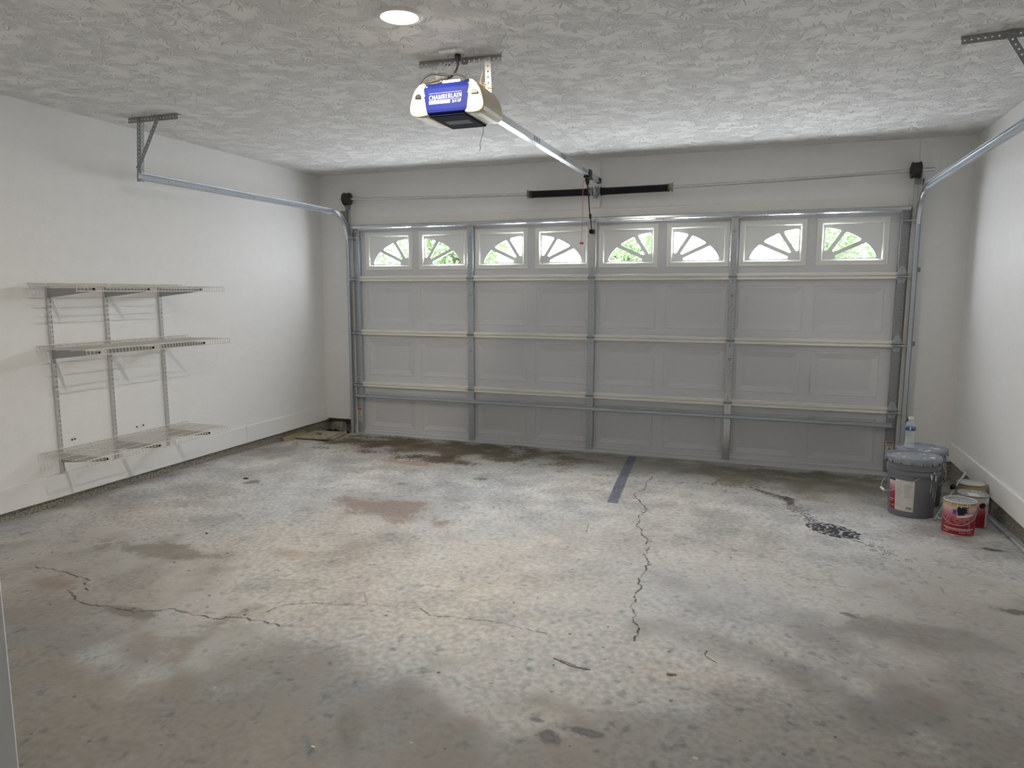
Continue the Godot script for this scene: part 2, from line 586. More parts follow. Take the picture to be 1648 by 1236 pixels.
func concrete_floor() -> StandardMaterial3D:
	var s := FS
	var n0 := noise_bytes(s, 0.0022, 71, 4, FastNoiseLite.TYPE_SIMPLEX_SMOOTH, false)
	var n1 := noise_bytes(s, 0.011, 72, 5, FastNoiseLite.TYPE_SIMPLEX_SMOOTH, false)
	var n2 := noise_bytes(s, 0.10, 73, 3, FastNoiseLite.TYPE_SIMPLEX_SMOOTH, false)
	var n3 := noise_bytes(s, 0.03, 74, 3, FastNoiseLite.TYPE_SIMPLEX, false)
	var px := PackedFloat32Array()
	px.resize(s * s * 3)
	for k in s * s:
		var t := 1.0 + (n0[k] - 128) * 0.0006 + (n1[k] - 128) * 0.0011 + (n2[k] - 128) * 0.0010
		var warm := (n0[(k + 400 * s + 211) % (s * s)] - 128) * 0.00012 + (n3[k] - 128) * 0.00006
		var near_shade := smoothstep(2.9, 4.6, FZ0 + FW * (k / s) / s + (n0[k] - 128) * 0.010 + (n1[k] - 128) * 0.006)  # slab darker towards the viewer: dim light painted into its colour, with some dirt
		t *= 1.0 - 0.30 * near_shade
		if n3[k] < 64: t -= (64 - n3[k]) * 0.003
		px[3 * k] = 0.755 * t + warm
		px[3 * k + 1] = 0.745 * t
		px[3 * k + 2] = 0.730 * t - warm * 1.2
	# stains with some painted shade: x, z, half-lengths, turn, colour, strength
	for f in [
		[1.1, 0.42, 1.3, 0.42, 0.0, Color(0.35, 0.28, 0.20), 0.75], [1.36, 0.88, 0.34, 0.17, 0.1, Color(0.27, 0.19, 0.13), 0.75], [1.2, 1.12, 0.24, 0.07, 0.1, Color(0.58, 0.45, 0.35), 0.5],  # wide strips along the door: brown dirt with shade painted in
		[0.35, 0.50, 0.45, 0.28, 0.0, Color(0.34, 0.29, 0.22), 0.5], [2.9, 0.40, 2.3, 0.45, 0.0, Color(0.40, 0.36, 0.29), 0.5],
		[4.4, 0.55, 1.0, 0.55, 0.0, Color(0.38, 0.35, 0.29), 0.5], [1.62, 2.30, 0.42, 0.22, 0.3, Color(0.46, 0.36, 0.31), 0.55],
		[3.98, 1.00, 0.16, 0.05, 0.7, Color(0.20, 0.16, 0.13), 0.65], [4.13, 1.18, 0.035, 0.13, -0.1, Color(0.18, 0.15, 0.13), 0.65],
		[5.16, 1.82, 0.10, 0.035, 0.1, Color(0.26, 0.25, 0.24), 0.75], [5.03, 2.69, 0.08, 0.03, 0.0, Color(0.26, 0.25, 0.24), 0.7],
		[4.55, 3.06, 0.42, 0.10, 0.12, Color(0.42, 0.42, 0.42), 0.4], [4.32, 2.97, 0.06, 0.03, 0.3, Color(0.25, 0.25, 0.25), 0.6],
		[4.37, 3.7, 0.20, 0.14, -0.3, Color(0.42, 0.41, 0.41), 0.4], [3.9, 3.5, 0.5, 0.09, 0.35, Color(0.46, 0.45, 0.45), 0.3],
		[3.33, 4.23, 0.05, 0.03, 0.5, Color(0.27, 0.27, 0.28), 0.7], [3.43, 4.17, 0.06, 0.02, 0.0, Color(0.27, 0.27, 0.28), 0.7], [3.26, 4.16, 0.04, 0.02, 0.0, Color(0.27, 0.27, 0.28), 0.6],
		[1.35, 4.02, 0.20, 0.04, 0.0, Color(0.34, 0.32, 0.29), 0.6], [2.72, 4.43, 0.05, 0.16, -0.6, Color(0.34, 0.33, 0.31), 0.4], [2.1, 4.2, 0.4, 0.22, 0.6, Color(0.46, 0.44, 0.39), 0.25],
		[2.9, 4.3, 0.30, 0.16, 0.4, Color(0.44, 0.43, 0.42), 0.3], [0.9, 3.4, 0.5, 0.09, -0.1, Color(0.40, 0.37, 0.33), 0.5],
		[0.7, 3.9, 0.16, 0.05, 0.0, Color(0.50, 0.35, 0.26), 0.35], [1.55, 3.2, 0.12, 0.06, 0.0, Color(0.58, 0.46, 0.34), 0.3],
		[1.94, 1.38, 0.06, 0.045, 0.0, Color(0.30, 0.30, 0.30), 0.55], [1.44, 1.73, 0.07, 0.04, 0.0, Color(0.34, 0.34, 0.36), 0.5],
		[0.38, 2.07, 0.04, 0.06, 0.0, Color(0.30, 0.28, 0.26), 0.5], [-0.15, 1.1, 0.25, 0.3, 0.0, Color(0.38, 0.36, 0.33), 0.4],
		[3.9, 3.0, 0.5, 0.30, 0.0, Color(0.70, 0.70, 0.71), 0.28], [3.2, 2.7, 0.8, 0.6, 0.0, Color(0.70, 0.70, 0.70), 0.22], [2.6, 4.9, 2.2, 0.7, 0.0, Color(0.52, 0.49, 0.46), 0.45], [0.9, 3.9, 0.9, 0.5, 0.4, Color(0.54, 0.51, 0.48), 0.4], [4.8, 3.2, 0.5, 0.9, 0.0, Color(0.54, 0.51, 0.48), 0.4]]:  # last broad ones: dimness near the viewer painted in along with dirt
		stain_and_shade(px, n1, n2, f)
	# bitumen splash with its crazed tail
	var r := RandomNumberGenerator.new()
	r.seed = 5
	for k in 9000:
		var a := r.randf() * TAU
		var q := pow(r.randf(), 0.8)
		var x := 4.36 + cos(a) * q * 0.15
		var z := 1.77 + sin(a) * q * 0.13 + (x - 4.36) * 0.4
		if n2[clampi(int(fpx(x, z).y), 0, s - 1) * s + clampi(int(fpx(x, z).x), 0, s - 1)] > 118 + 30 * q:
			dab(px, x, z, r.randf_range(0.3, 0.9), Color(0.15, 0.15, 0.17), 0.6)
	for k in 420:
		var t := r.randf()
		var x := lerpf(4.13, 4.28, t) + r.randfn(0.0, 0.03)
		var z := lerpf(1.28, 1.70, t) + r.randfn(0.0, 0.05)
		dab(px, x, z, r.randf_range(0.3, 0.8), Color(0.2, 0.2, 0.22), 0.55)
	for k in 22:
		var t := r.randf()
		var c := Vector2(lerpf(4.52, 4.68, t) + r.randfn(0.0, 0.03), lerpf(2.0, 2.18, t) + r.randfn(0.0, 0.05 + 0.04 * t))
		var rad := r.randf_range(0.008, 0.018)
		var last := Vector2.ZERO
		for j in 7:
			var p := c + Vector2(cos(TAU * j / 6.0 + t * 5), sin(TAU * j / 6.0 + t * 5)) * rad * r.randf_range(0.8, 1.2)
			if j > 0: stroke(px, last, p, 0.0, Color(0.30, 0.28, 0.26), 0.55)
			last = p
	# cracks: polylines in x, z
	crack(px, CRACK_LONG, 0.5, 0.7, r)
	crack(px, CRACK_LEFT, 0.5, 0.6, r)
	crack(px, CRACK_CORNER, 0.5, 0.6, r)
	crack(px, CRACK_MID, 0.4, 0.45, r)
	crack(px, [Vector2(4.40, 1.86), Vector2(4.47, 1.93), Vector2(4.55, 2.02)], 0.8, 0.7, r)
	crack(px, [Vector2(2.70, 2.98), Vector2(2.95, 3.02), Vector2(3.30, 2.98), Vector2(3.9, 3.15)], 0.0, 0.12, r)
	crack(px, [Vector2(3.212, 3.767), Vector2(3.30, 3.79), Vector2(3.361, 3.799)], 0.5, 0.4, r)
	# the painted stripe that comes in under the door
	for k in 9000:
		var t := r.randf()
		var x := lerpf(2.86, 3.005, t) + r.randf_range(-0.035, 0.035)
		var z := lerpf(0.05, 1.665, t)
		dab(px, x, z, 0.9, Color(0.36, 0.39, 0.44), 0.22 if r.randf() < 0.85 else 0.0)
	# specks, chips and hair-thin scratches
	for k in 620:
		var x := r.randf_range(-0.3, 5.3)
		var z := r.randf_range(0.1, 5.6)
		var dark := r.randf() < 0.75
		dab(px, x, z, r.randf_range(0.3, 1.3), Color(0.24, 0.22, 0.2) if dark else Color(0.78, 0.77, 0.75), r.randf_range(0.2, 0.75))
	for k in 26:
		var p := Vector2(r.randf_range(-0.2, 5.1), r.randf_range(0.8, 5.5))
		var a := r.randf() * TAU
		var l := r.randf_range(0.05, 0.22)
		stroke(px, p, p + Vector2(cos(a), sin(a)) * l, 0.4, Color(0.36, 0.34, 0.32) if k % 3 else Color(0.72, 0.71, 0.70), 0.16)
	var out := PackedByteArray()
	out.resize(s * s * 3)
	for k in s * s * 3:
		out[k] = clampi(int(px[k] * 255.0), 0, 255)
	var im := Image.create_from_data(s, s, false, Image.FORMAT_RGB8, out)
	im.generate_mipmaps()
	var m := mat(Color(1, 1, 1), 0.62, 0.0, 0.45)
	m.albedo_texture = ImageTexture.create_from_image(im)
	var rough := PackedByteArray()
	rough.resize(512 * 512)
	for k in 512 * 512:
		rough[k] = clampi(150 + int((n1[(k >> 9) * 3 * s + (k & 511) * 3] - 128) * 0.5), 0, 255)
	m.roughness = 1.0
	m.roughness_texture = grey_tex(512, rough)
	m.heightmap_enabled = true
	var bump := PackedByteArray()
	bump.resize(s * s)
	for k in s * s:
		var lum := px[3 * k + 1]
		bump[k] = clampi(int(n2[k] * 0.35 + n1[k] * 0.25 + (60 if lum > 0.34 else int(lum * 176))), 0, 255)
	m.heightmap_texture = grey_tex(s, bump)
	m.heightmap_scale = 0.30
	return m

const CRACK_LONG := [Vector2(3.143, 0.816), Vector2(3.143, 1.012), Vector2(3.152, 1.26), Vector2(3.105, 1.37), Vector2(3.142, 1.504), Vector2(3.168, 1.544), Vector2(3.195, 1.624), Vector2(3.249, 1.732), Vector2(3.234, 1.831), Vector2(3.224, 1.913), Vector2(3.243, 1.969),
	Vector2(3.24, 2.07), Vector2(3.289, 2.172), Vector2(3.291, 2.223), Vector2(3.347, 2.319), Vector2(3.345, 2.389), Vector2(3.372, 2.461), Vector2(3.372, 2.576), Vector2(3.401, 2.65), Vector2(3.406, 2.775), Vector2(3.393, 2.835), Vector2(3.388, 2.89),
	Vector2(3.419, 2.991), Vector2(3.412, 3.032), Vector2(3.407, 3.1), Vector2(3.417, 3.133), Vector2(3.41, 3.181), Vector2(3.425, 3.245), Vector2(3.444, 3.36), Vector2(3.478, 3.41), Vector2(3.477, 3.52)]
const CRACK_CORNER := [Vector2(0.466, 3.795), Vector2(0.649, 3.793), Vector2(0.836, 3.816), Vector2(0.97, 3.914)]
const CRACK_LEFT := [Vector2(0.877, 3.947), Vector2(1.005, 4.009), Vector2(1.095, 4.028), Vector2(1.201, 4.007), Vector2(1.368, 4.018), Vector2(1.467, 3.96), Vector2(1.512, 3.927), Vector2(1.63, 3.949), Vector2(1.744, 3.945), Vector2(1.849, 3.895), Vector2(1.96, 3.892), Vector2(2.05, 3.904)]
const CRACK_MID := [Vector2(1.893, 3.829), Vector2(1.93, 3.75), Vector2(2.002, 3.69), Vector2(2.152, 3.646), Vector2(2.294, 3.588), Vector2(2.397, 3.574), Vector2(2.5, 3.563), Vector2(2.623, 3.596), Vector2(2.762, 3.577), Vector2(2.901, 3.567), Vector2(3.043, 3.575), Vector2(3.128, 3.587)]

func stain_and_shade(px: PackedFloat32Array, n1: PackedByteArray, n2: PackedByteArray, f: Array) -> void:
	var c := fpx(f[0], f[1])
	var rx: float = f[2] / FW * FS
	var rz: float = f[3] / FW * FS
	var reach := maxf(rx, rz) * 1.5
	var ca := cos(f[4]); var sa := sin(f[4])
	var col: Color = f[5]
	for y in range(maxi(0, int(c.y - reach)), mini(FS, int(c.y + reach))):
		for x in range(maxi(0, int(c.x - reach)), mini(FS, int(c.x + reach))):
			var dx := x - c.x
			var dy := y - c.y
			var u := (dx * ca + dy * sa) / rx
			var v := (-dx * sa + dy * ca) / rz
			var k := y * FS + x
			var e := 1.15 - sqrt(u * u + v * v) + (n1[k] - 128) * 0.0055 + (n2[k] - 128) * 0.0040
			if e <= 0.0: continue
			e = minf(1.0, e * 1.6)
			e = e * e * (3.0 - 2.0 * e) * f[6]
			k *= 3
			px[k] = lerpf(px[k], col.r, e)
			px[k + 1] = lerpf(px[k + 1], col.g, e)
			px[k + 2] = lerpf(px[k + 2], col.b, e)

func dab(px: PackedFloat32Array, x: float, z: float, rad: float, col: Color, e: float) -> void:
	var c := fpx(x, z)
	for j in range(int(c.y - rad), int(c.y + rad) + 1):
		for i in range(int(c.x - rad), int(c.x + rad) + 1):
			if i < 0 or j < 0 or i >= FS or j >= FS: continue
			var k := 3 * (j * FS + i)
			px[k] = lerpf(px[k], col.r, e)
			px[k + 1] = lerpf(px[k + 1], col.g, e)
			px[k + 2] = lerpf(px[k + 2], col.b, e)

func stroke(px: PackedFloat32Array, p: Vector2, q: Vector2, rad: float, col: Color, e: float) -> void:
	var steps := maxi(2, int(p.distance_to(q) / FW * FS))
	for k in steps + 1:
		var c := p.lerp(q, float(k) / steps)
		dab(px, c.x, c.y, rad, col, e)

func crack(px: PackedFloat32Array, pts: Array, rad: float, e: float, r: RandomNumberGenerator) -> void:
	var last: Vector2 = pts[0]
	for i in pts.size() - 1:
		var p: Vector2 = pts[i]
		var q: Vector2 = pts[i + 1]
		var steps := maxi(2, int(p.distance_to(q) / 0.025))
		for k in range(1, steps + 1):
			var c := p.lerp(q, float(k) / steps)
			if k < steps: c += Vector2(r.randfn(0.0, 0.007), r.randfn(0.0, 0.007))
			stroke(px, last, c, 0.0 if r.randf() < 0.5 else rad, Color(0.17, 0.16, 0.145), e * r.randf_range(0.55, 1.0))
			last = c

# ---------------------------------------------------------------- the room
func setting() -> void:
	O = Vector3.ZERO
	# the slab, falling towards the door
	var b := B.new()
	var xs := []
	var zs := []
	for k in 25: xs.append(lerpf(FX0, FX0 + FW, k / 24.0))
	for k in 41: zs.append(lerpf(-0.14, 5.95, pow(k / 40.0, 1.3)))
	for i in 24:
		for j in 40:
			var p := on_floor(xs[i], zs[j + 1]); var q := on_floor(xs[i + 1], zs[j + 1]); var r := on_floor(xs[i + 1], zs[j]); var s := on_floor(xs[i], zs[j])
			var k := b.u.size()
			quad(b, p, q, r, s)
			for l in [[0, p], [1, r], [2, q], [3, p], [4, s], [5, r]]:
				b.u[k + l[0]] = fpx(l[1].x, l[1].z) / FS
	box(b, Vector3(FX0, -0.22, -0.14), Vector3(FX0 + FW, -0.06, 5.95))
	struct("floor", b, M.floor, "worn stained grey concrete garage floor with cracks, falling towards the door", "floor")
	b = B.new()
	box(b, Vector3(XL - 0.3, -0.2, 5.95), Vector3(XR + 0.3, 0.052, ZB))
	struct("floor", b, M.trim, "pale floor of the passage behind the open doorway, out of view", "floor")

	b = B.new()
	box(b, Vector3(XL - 0.15, HC, -0.16), Vector3(XR + 0.15, HC + 0.12, ZB))
	var ceiling := struct("ceiling", b, M.ceiling, "white ceiling with a slap-brushed plaster texture", "ceiling")
	b = B.new()
	box(b, Vector3(2.462, HC - 0.0022, 0.02), Vector3(2.470, HC + 0.004, 2.75), 0.001)
	obj("seam_ridge", b, M.ceiling, ceiling)

	# side walls: plasterboard on top of a concrete upstand
	b = B.new()
	box(b, Vector3(XL - 0.13, 0.112, -0.16), Vector3(XL, HC + 0.01, ZB))
	struct("wall_left", b, M.wall, "white left wall that carries the wire shelves", "wall")
	b = B.new()
	box(b, Vector3(XR, 0.148, -0.16), Vector3(XR + 0.13, HC + 0.01, ZB))
	struct("wall_right", b, M.wall, "white right wall beside the buckets and paint cans", "wall")
	b = B.new()
	box(b, Vector3(XL - 0.004, 0.115, 0.0), Vector3(XL + 0.014, 0.266, 1.235), 0.003)
	box(b, Vector3(XL - 0.004, 0.115, 1.2365), Vector3(XL + 0.014, 0.266, ZN), 0.003)
	struct("baseboard_left", b, M.trim, "tall white baseboard on the left wall, under the wire shelves", "baseboard")
	b = B.new()
	box(b, Vector3(XR - 0.014, 0.151, 0.0), Vector3(XR + 0.004, 0.290, ZN), 0.003)
	struct("baseboard_right", b, M.trim, "tall white baseboard on the right wall, behind the paint cans", "baseboard")
	upstand("foundation_left", XL - 0.012, -1.0, 0.113, "rough pitted concrete footing below the left baseboard", 0)
	upstand("foundation_right", XR + 0.006, 1.0, 0.149, "rough stained concrete footing below the right baseboard", 40)

	# the wall that the garage door closes: two piers and a header
	b = B.new()
	box(b, Vector3(XL - 0.01, 0.135, -0.14), Vector3(-0.024, HC + 0.01, 0.0))
	box(b, Vector3(4.964, 0.135, -0.14), Vector3(XR + 0.01, HC + 0.01, 0.0))
	box(b, Vector3(-0.03, 2.105, -0.14), Vector3(4.97, HC + 0.01, 0.0))
	struct("wall_back", b, M.wall, "white wall round the garage door, header above it", "wall")
	b = B.new()
	box(b, Vector3(XL - 0.02, -0.2, -0.14), Vector3(-0.20, 0.132, -0.085))
	box(b, Vector3(5.02, -0.2, -0.14), Vector3(XR + 0.06, 0.132, -0.03))
	box(b, Vector3(-0.22, -0.2, -0.14), Vector3(-0.02, 0.06, -0.11))
	box(b, Vector3(4.955, -0.2, -0.14), Vector3(5.03, 0.132, -0.09))
	box(b, Vector3(XL - 0.1, -0.2, -0.20), Vector3(0.01, 0.16, -0.13))
	box(b, Vector3(4.93, -0.2, -0.20), Vector3(XR + 0.1, 0.18, -0.13))
	struct("foundation_back", b, M.curb, "dark concrete footing in the gaps beside the garage door", "footing")

	# timber round the opening
	var t := thing("trim_1", "pale timber casing round the garage door opening", "trim", Vector3.ZERO, "", "structure")
	b = B.new()
	box(b, Vector3(0.024, 2.085, 0.0), Vector3(4.915, 2.174, 0.014), 0.002)
	obj("head_board", b, M.jamb, t)
	b = B.new()
	box(b, Vector3(-0.028, -0.03, -0.14), Vector3(-0.0045, 2.36, 0.008), 0.002)
	obj("jamb_board", b, M.jamb, t)
	b = B.new()
	box(b, Vector3(4.944, -0.03, -0.14), Vector3(4.968, 2.33, 0.008), 0.002)
	obj("jamb_board", b, M.jamb, t)
	b = B.new()
	box(b, Vector3(-0.005, -0.01, -0.075), Vector3(0.010, 2.105, -0.058))
	obj("stop_strip", b, M.raw_wood, t)
	b = B.new()
	box(b, Vector3(4.930, -0.01, -0.075), Vector3(4.944, 2.105, -0.058))
	obj("stop_strip", b, M.raw_wood, t)
	t = thing("trim_2", "white backing board on the header, behind the spring centre", "trim", Vector3.ZERO, "", "structure")
	b = B.new()
	box(b, Vector3(2.428, 2.183, -0.002), Vector3(2.513, 2.578, 0.016), 0.002)
	obj("pad_board", b, M.wall, t)
	b = B.new()
	box(b, Vector3(2.511, 2.222, -0.002), Vector3(2.519, 2.575, 0.022), 0.002)
	obj("pad_edge", b, M.wall, t)

	# the doorway that the camera stands in, and the passage behind it
	b = B.new()
	box(b, Vector3(XL - 0.1, -0.1, ZN), Vector3(2.823, HC + 0.01, ZN + 0.12), 0.004)
	box(b, Vector3(4.70, -0.1, ZN), Vector3(XR + 0.1, HC + 0.01, ZN + 0.12), 0.004)
	box(b, Vector3(2.80, 2.1, ZN), Vector3(4.72, HC + 0.01, ZN + 0.12), 0.004)
	struct("wall_near", b, M.wall, "white wall end at the left edge, beside the viewer", "wall")
	b = B.new()
	box(b, Vector3(XL - 0.1, -0.1, ZB - 0.1), Vector3(XR + 0.1, HC + 0.01, ZB))
	struct("wall_rear", b, M.wall, "plain wall behind the viewer, out of view", "wall")

func upstand(called: String, face: float, away: float, top: float, label: String, seed_: int) -> void:
	# a cast concrete kerb with a ragged face; away: which side the earth is
	var b := B.new()
	var f := FastNoiseLite.new()
	f.seed = 11 + seed_
	f.frequency = 3.0
	f.fractal_octaves = 3
	var nz := 150
	var ny := 5
	var g := []
	for i in nz + 1:
		var z := lerpf(-0.13, ZN + 0.1, float(i) / nz)
		var row := []
		for j in ny + 1:
			var y := lerpf(-0.03, top, float(j) / ny)
			var d := 0.010 * f.get_noise_2d(z, y * 3.0) + 0.006 * f.get_noise_2d(z * 4.0, y * 9.0)
			if j == ny: d = 0.0
			row.append(Vector3(face + away * (0.008 + d), y, z))
		g.append(row)
	for i in nz:
		for j in ny:
			if away < 0: quad(b, g[i][j], g[i + 1][j + 1] if false else g[i][j + 1], g[i + 1][j + 1], g[i + 1][j])
			else: quad(b, g[i][j], g[i + 1][j], g[i + 1][j + 1], g[i][j + 1])
	# body behind the face
	var x0 := face + away * 0.03
	var x1 := face + away * 0.22
	box(b, Vector3(minf(x0, x1), -0.2, -0.13), Vector3(maxf(x0, x1), top - 0.001, ZN + 0.1))
	for i in nz:
		var p: Vector3 = g[i][ny]
		var q: Vector3 = g[i + 1][ny]
		var r := Vector3(x0, top, q.z)
		var s := Vector3(x0, top, p.z)
		if away < 0: quad(b, p, s, r, q)
		else: quad(b, p, q, r, s)
	struct(called, b, M.curb, label, "footing")

# ---------------------------------------------------------------- what shows through the door's windows
func outside() -> void:
	O = Vector3.ZERO
	var b := B.new()
	box(b, Vector3(-2.6, -0.30, -18.0), Vector3(7.6, -0.06, -0.205))
	struct("driveway", b, M.drive, "pale concrete driveway outside the garage door", "driveway")
	b = B.new()
	box(b, Vector3(-60.0, -0.5, -70.0), Vector3(60.0, -0.12, -0.21))
	struct("lawn", b, M.grass, "lawn outside the garage, beside the driveway", "lawn")
	var spots := [[-4.6, -13.0, 4.2, 1.9, "leafy green tree seen through the third and fourth door windows from the left"], [-9.4, -15.0, 5.2, 2.4, "green tree seen through the leftmost door windows"], [-1.0, -21.0, 4.6, 2.2, "far green tree left of the driveway's end"], [6.5, -26.0, 5.0, 2.4, "far green tree right of the driveway's end"]]
	for k in spots.size():
		var s: Array = spots[k]
		tree(Vector3(s[0], -0.12, s[1]), s[2], s[3], s[4], 300 + k)

func tree(at: Vector3, high: float, wide: float, label: String, seed_: int) -> void:
	var t := thing("garden_tree", label, "tree", at, "trees outside the garage door")
	var r := RandomNumberGenerator.new()
	r.seed = seed_
	var b := B.new()
	tube(b, smooth_path([at, at + Vector3(0.05, high * 0.3, 0.02), at + Vector3(-0.04, high * 0.62, 0.05)], 4), [0.16, 0.15, 0.14, 0.13, 0.12, 0.11, 0.10, 0.09, 0.08], 8)
	for k in 6:
		var a := TAU * k / 6.0 + r.randf()
		var p := at + Vector3(0, high * (0.35 + 0.05 * k), 0)
		tube(b, [p, p + Vector3(cos(a) * wide * 0.3, high * 0.14, sin(a) * wide * 0.3), p + Vector3(cos(a) * wide * 0.55, high * 0.22, sin(a) * wide * 0.55)], [0.05, 0.035, 0.015], 6)
	obj("trunk", b, M.bark, t)
	b = B.new()
	for k in 2600:
		var d := Vector3(r.randfn(), r.randfn(), r.randfn()).normalized() * pow(r.randf(), 0.4)
		var c := at + Vector3(0, high * 0.66, 0) + d * Vector3(wide, high * 0.42, wide) * (0.85 + 0.25 * sin(d.x * 7.0 + seed_) * sin(d.y * 6.0))
		var e1 := Vector3(r.randfn(), r.randfn() * 0.6, r.randfn()).normalized()
		var e2 := e1.cross(Vector3(r.randfn(), r.randfn(), r.randfn())).normalized()
		var l := r.randf_range(0.07, 0.13)
		quad(b, c - e1 * l, c - e2 * l * 0.45, c + e1 * l, c + e2 * l * 0.45)
	stuff(obj("foliage", b, M.leaf, t))

# ---------------------------------------------------------------- the sectional door
const DX0 := -0.006
const DX1 := 4.940
const SKIN := -0.040
const PW := 0.517

func panel_x(k: int) -> float:
	return 0.121 + 0.5949 * k

func garage_door() -> void:
	var t := thing("door_1", "closed wide grey sectional garage door with eight sunburst windows in its top row", "garage door", Vector3(2.445, 0.0, 0.0), "", "structure")
	var ys := [0.012, JOINTS[0], JOINTS[1], JOINTS[2], 2.112]
	var rows := [[0.057, 0.425], [0.598, 0.972], [1.122, 1.500], [1.664, 2.032]]
	var holes_st := B.new()
	for r in 4:
		var y0: float = ys[r] + 0.0015
		var y1: float = ys[r + 1] - 0.0015
		var p0: float = rows[r][0]
		var p1: float = rows[r][1]
		# the section's sheet, with a gap for each panel or window
		var b := B.new()
		for zf in [SKIN, SKIN - 0.016]:
			var cells := [[DX0, DX1, y0, p0], [DX0, DX1, p1, y1], [DX0, panel_x(0), p0, p1], [panel_x(7) + PW, DX1, p0, p1]]
			for k in 7: cells.append([panel_x(k) + PW, panel_x(k + 1), p0, p1])
			for c in cells:
				var a0 := Vector3(c[0], c[2], zf); var a1 := Vector3(c[1], c[2], zf); var a2 := Vector3(c[1], c[3], zf); var a3 := Vector3(c[0], c[3], zf)
				if zf == SKIN: quad(b, a0, a1, a2, a3)
				else: quad(b, a3, a2, a1, a0)
		for e in [[DX0, -1.0], [DX1, 1.0]]:
			var q0 := Vector3(e[0], y0, SKIN - 0.016); var q1 := Vector3(e[0], y0, SKIN); var q2 := Vector3(e[0], y1, SKIN); var q3 := Vector3(e[0], y1, SKIN - 0.016)
			if e[1] < 0: quad(b, q0, q1, q2, q3)
			else: quad(b, q3, q2, q1, q0)
		if r < 3: box(b, Vector3(DX0, y1 - 0.004, SKIN - 0.016), Vector3(DX1, y1 + 0.006, SKIN - 0.004))
		else: box(b, Vector3(DX0, y1 - 0.004, SKIN - 0.018), Vector3(DX1, y1 + 0.004, SKIN))
		var sec := obj("section", b, M.door, t)
		# folded rails along its upper and lower edge
		for side in [0, 1]:
			var h := 0.0245
			if r == 0 and side == 0: h = 0.016
			var e0: float = (y0 if side == 0 else y1 - h)
			b = B.new()
			var back := SKIN - 0.002
			var prof := PackedVector2Array([Vector2(back, 0.0), Vector2(-0.004, 0.0), Vector2(-0.001, 0.003), Vector2(-0.001, 0.007), Vector2(-0.004, 0.0095), Vector2(-0.004, h * 0.62), Vector2(-0.001, h * 0.72), Vector2(-0.001, h - 0.003), Vector2(-0.004, h), Vector2(back, h)])
			if r == 0 and side == 0: prof = PackedVector2Array([Vector2(back, 0.0), Vector2(-0.020, 0.0), Vector2(-0.018, 0.003), Vector2(-0.018, h - 0.003), Vector2(-0.020, h), Vector2(back, h)])
			var xf := Transform3D(Basis(Vector3(0, 0, 1), Vector3(0, 1, 0), Vector3(-1, 0, 0)), Vector3(0, e0, 0))
			var pa := xf; pa.origin.x = DX1
			var pb := xf; pb.origin.x = DX0
			sweep(b, prof, [pa, pb])
			obj("section_rail", b, M.rail if not (r == 0 and side == 0) else M.door, sec)
		for k in 8:
			if r < 3:
				obj("raised_panel", pressed_panel(panel_x(k), p0, panel_x(k) + PW, p1), M.door, sec)
			else:
				window_insert(t, panel_x(k), p0, p1, k % 2 == 1)
		# upright stiles
		for k in 5:
			var w := 0.0315 if k in [0, 4] else 0.030
			b = B.new()
			var x: float = STILES[k]
			box(b, Vector3(x - w, y0 + 0.001, SKIN - 0.001), Vector3(x + w, y1 - 0.001, 0.0025), 0.003)
			var worn: Material = M.galv
			if k == 3: worn = M.bright
			elif k == 4: worn = M.dull
			var st := obj("stile", b, worn, t)
			b = B.new()
			for f in [[-0.6, 0.18], [0.6, 0.18], [0.1, 0.36], [-0.1, 0.44], [0.0, 0.55], [-0.1, 0.64], [-0.55, 0.50], [0.55, 0.50], [0.0, 0.76]]:
				lathe(b, [Vector2(0.0024, 0.0), Vector2(0.0024, 0.0006), Vector2(0.0, 0.0006)], 8, Vector3(x + f[0] * w, lerpf(y0, y1, f[1]), 0.0024), Vector3(0, 0, 1))
			if k in [1, 3] and r > 0:
				lathe(b, [Vector2(0.010, 0.0), Vector2(0.010, 0.0008), Vector2(0.0075, 0.0008), Vector2(0.0075, 0.0002)], 14, Vector3(x, lerpf(y0, y1, 0.70), 0.0024), Vector3(0, 0, 1))
			stuff(obj("screw_hole", b, M.black, st))
	# hinges over every joint, rollers on the outer ones
	for j in 3:
		for k in 5:
			hinge(t, STILES[k], JOINTS[j], k in [0, 4], k == 4)
	for e in [[0, 1.985], [4, 1.992]]:
		top_fixture(t, STILES[e[0]], e[1], e[0] == 4)
	# struts: one along the top edge, one across the lowest section
	strut(t, 2.055, 2.112, -0.002, 0.056, 0.004, 4.926, M.bright)
	strut(t, 0.374, 0.412, 0.002, 0.052, 0.0, 4.905, M.galv)
	# bracket of the opener's arm
	var b2 := B.new()
	box(b2, Vector3(2.405, 1.665, 0.002), Vector3(2.484, 2.056, 0.0055), 0.001)
	box(b2, Vector3(2.479, 1.665, 0.002), Vector3(2.484, 2.056, 0.020), 0.001)
	var ob := obj("operator_bracket", b2, M.standard, t)
	b2 = B.new()
	for p in [[2.42, 1.945], [2.465, 1.945], [2.465, 1.985], [2.44, 1.74]]:
		lathe(b2, [Vector2(0.0, 0.0), Vector2(0.006, 0.0), Vector2(0.0055, 0.004), Vector2(0.0, 0.005)], 6, Vector3(p[0], p[1], 0.0055), Vector3(0, 0, 1))
	stuff(obj("bolt", b2, M.dull, ob))
	# rubber along the bottom edge, following the slab
	var b3 := B.new()
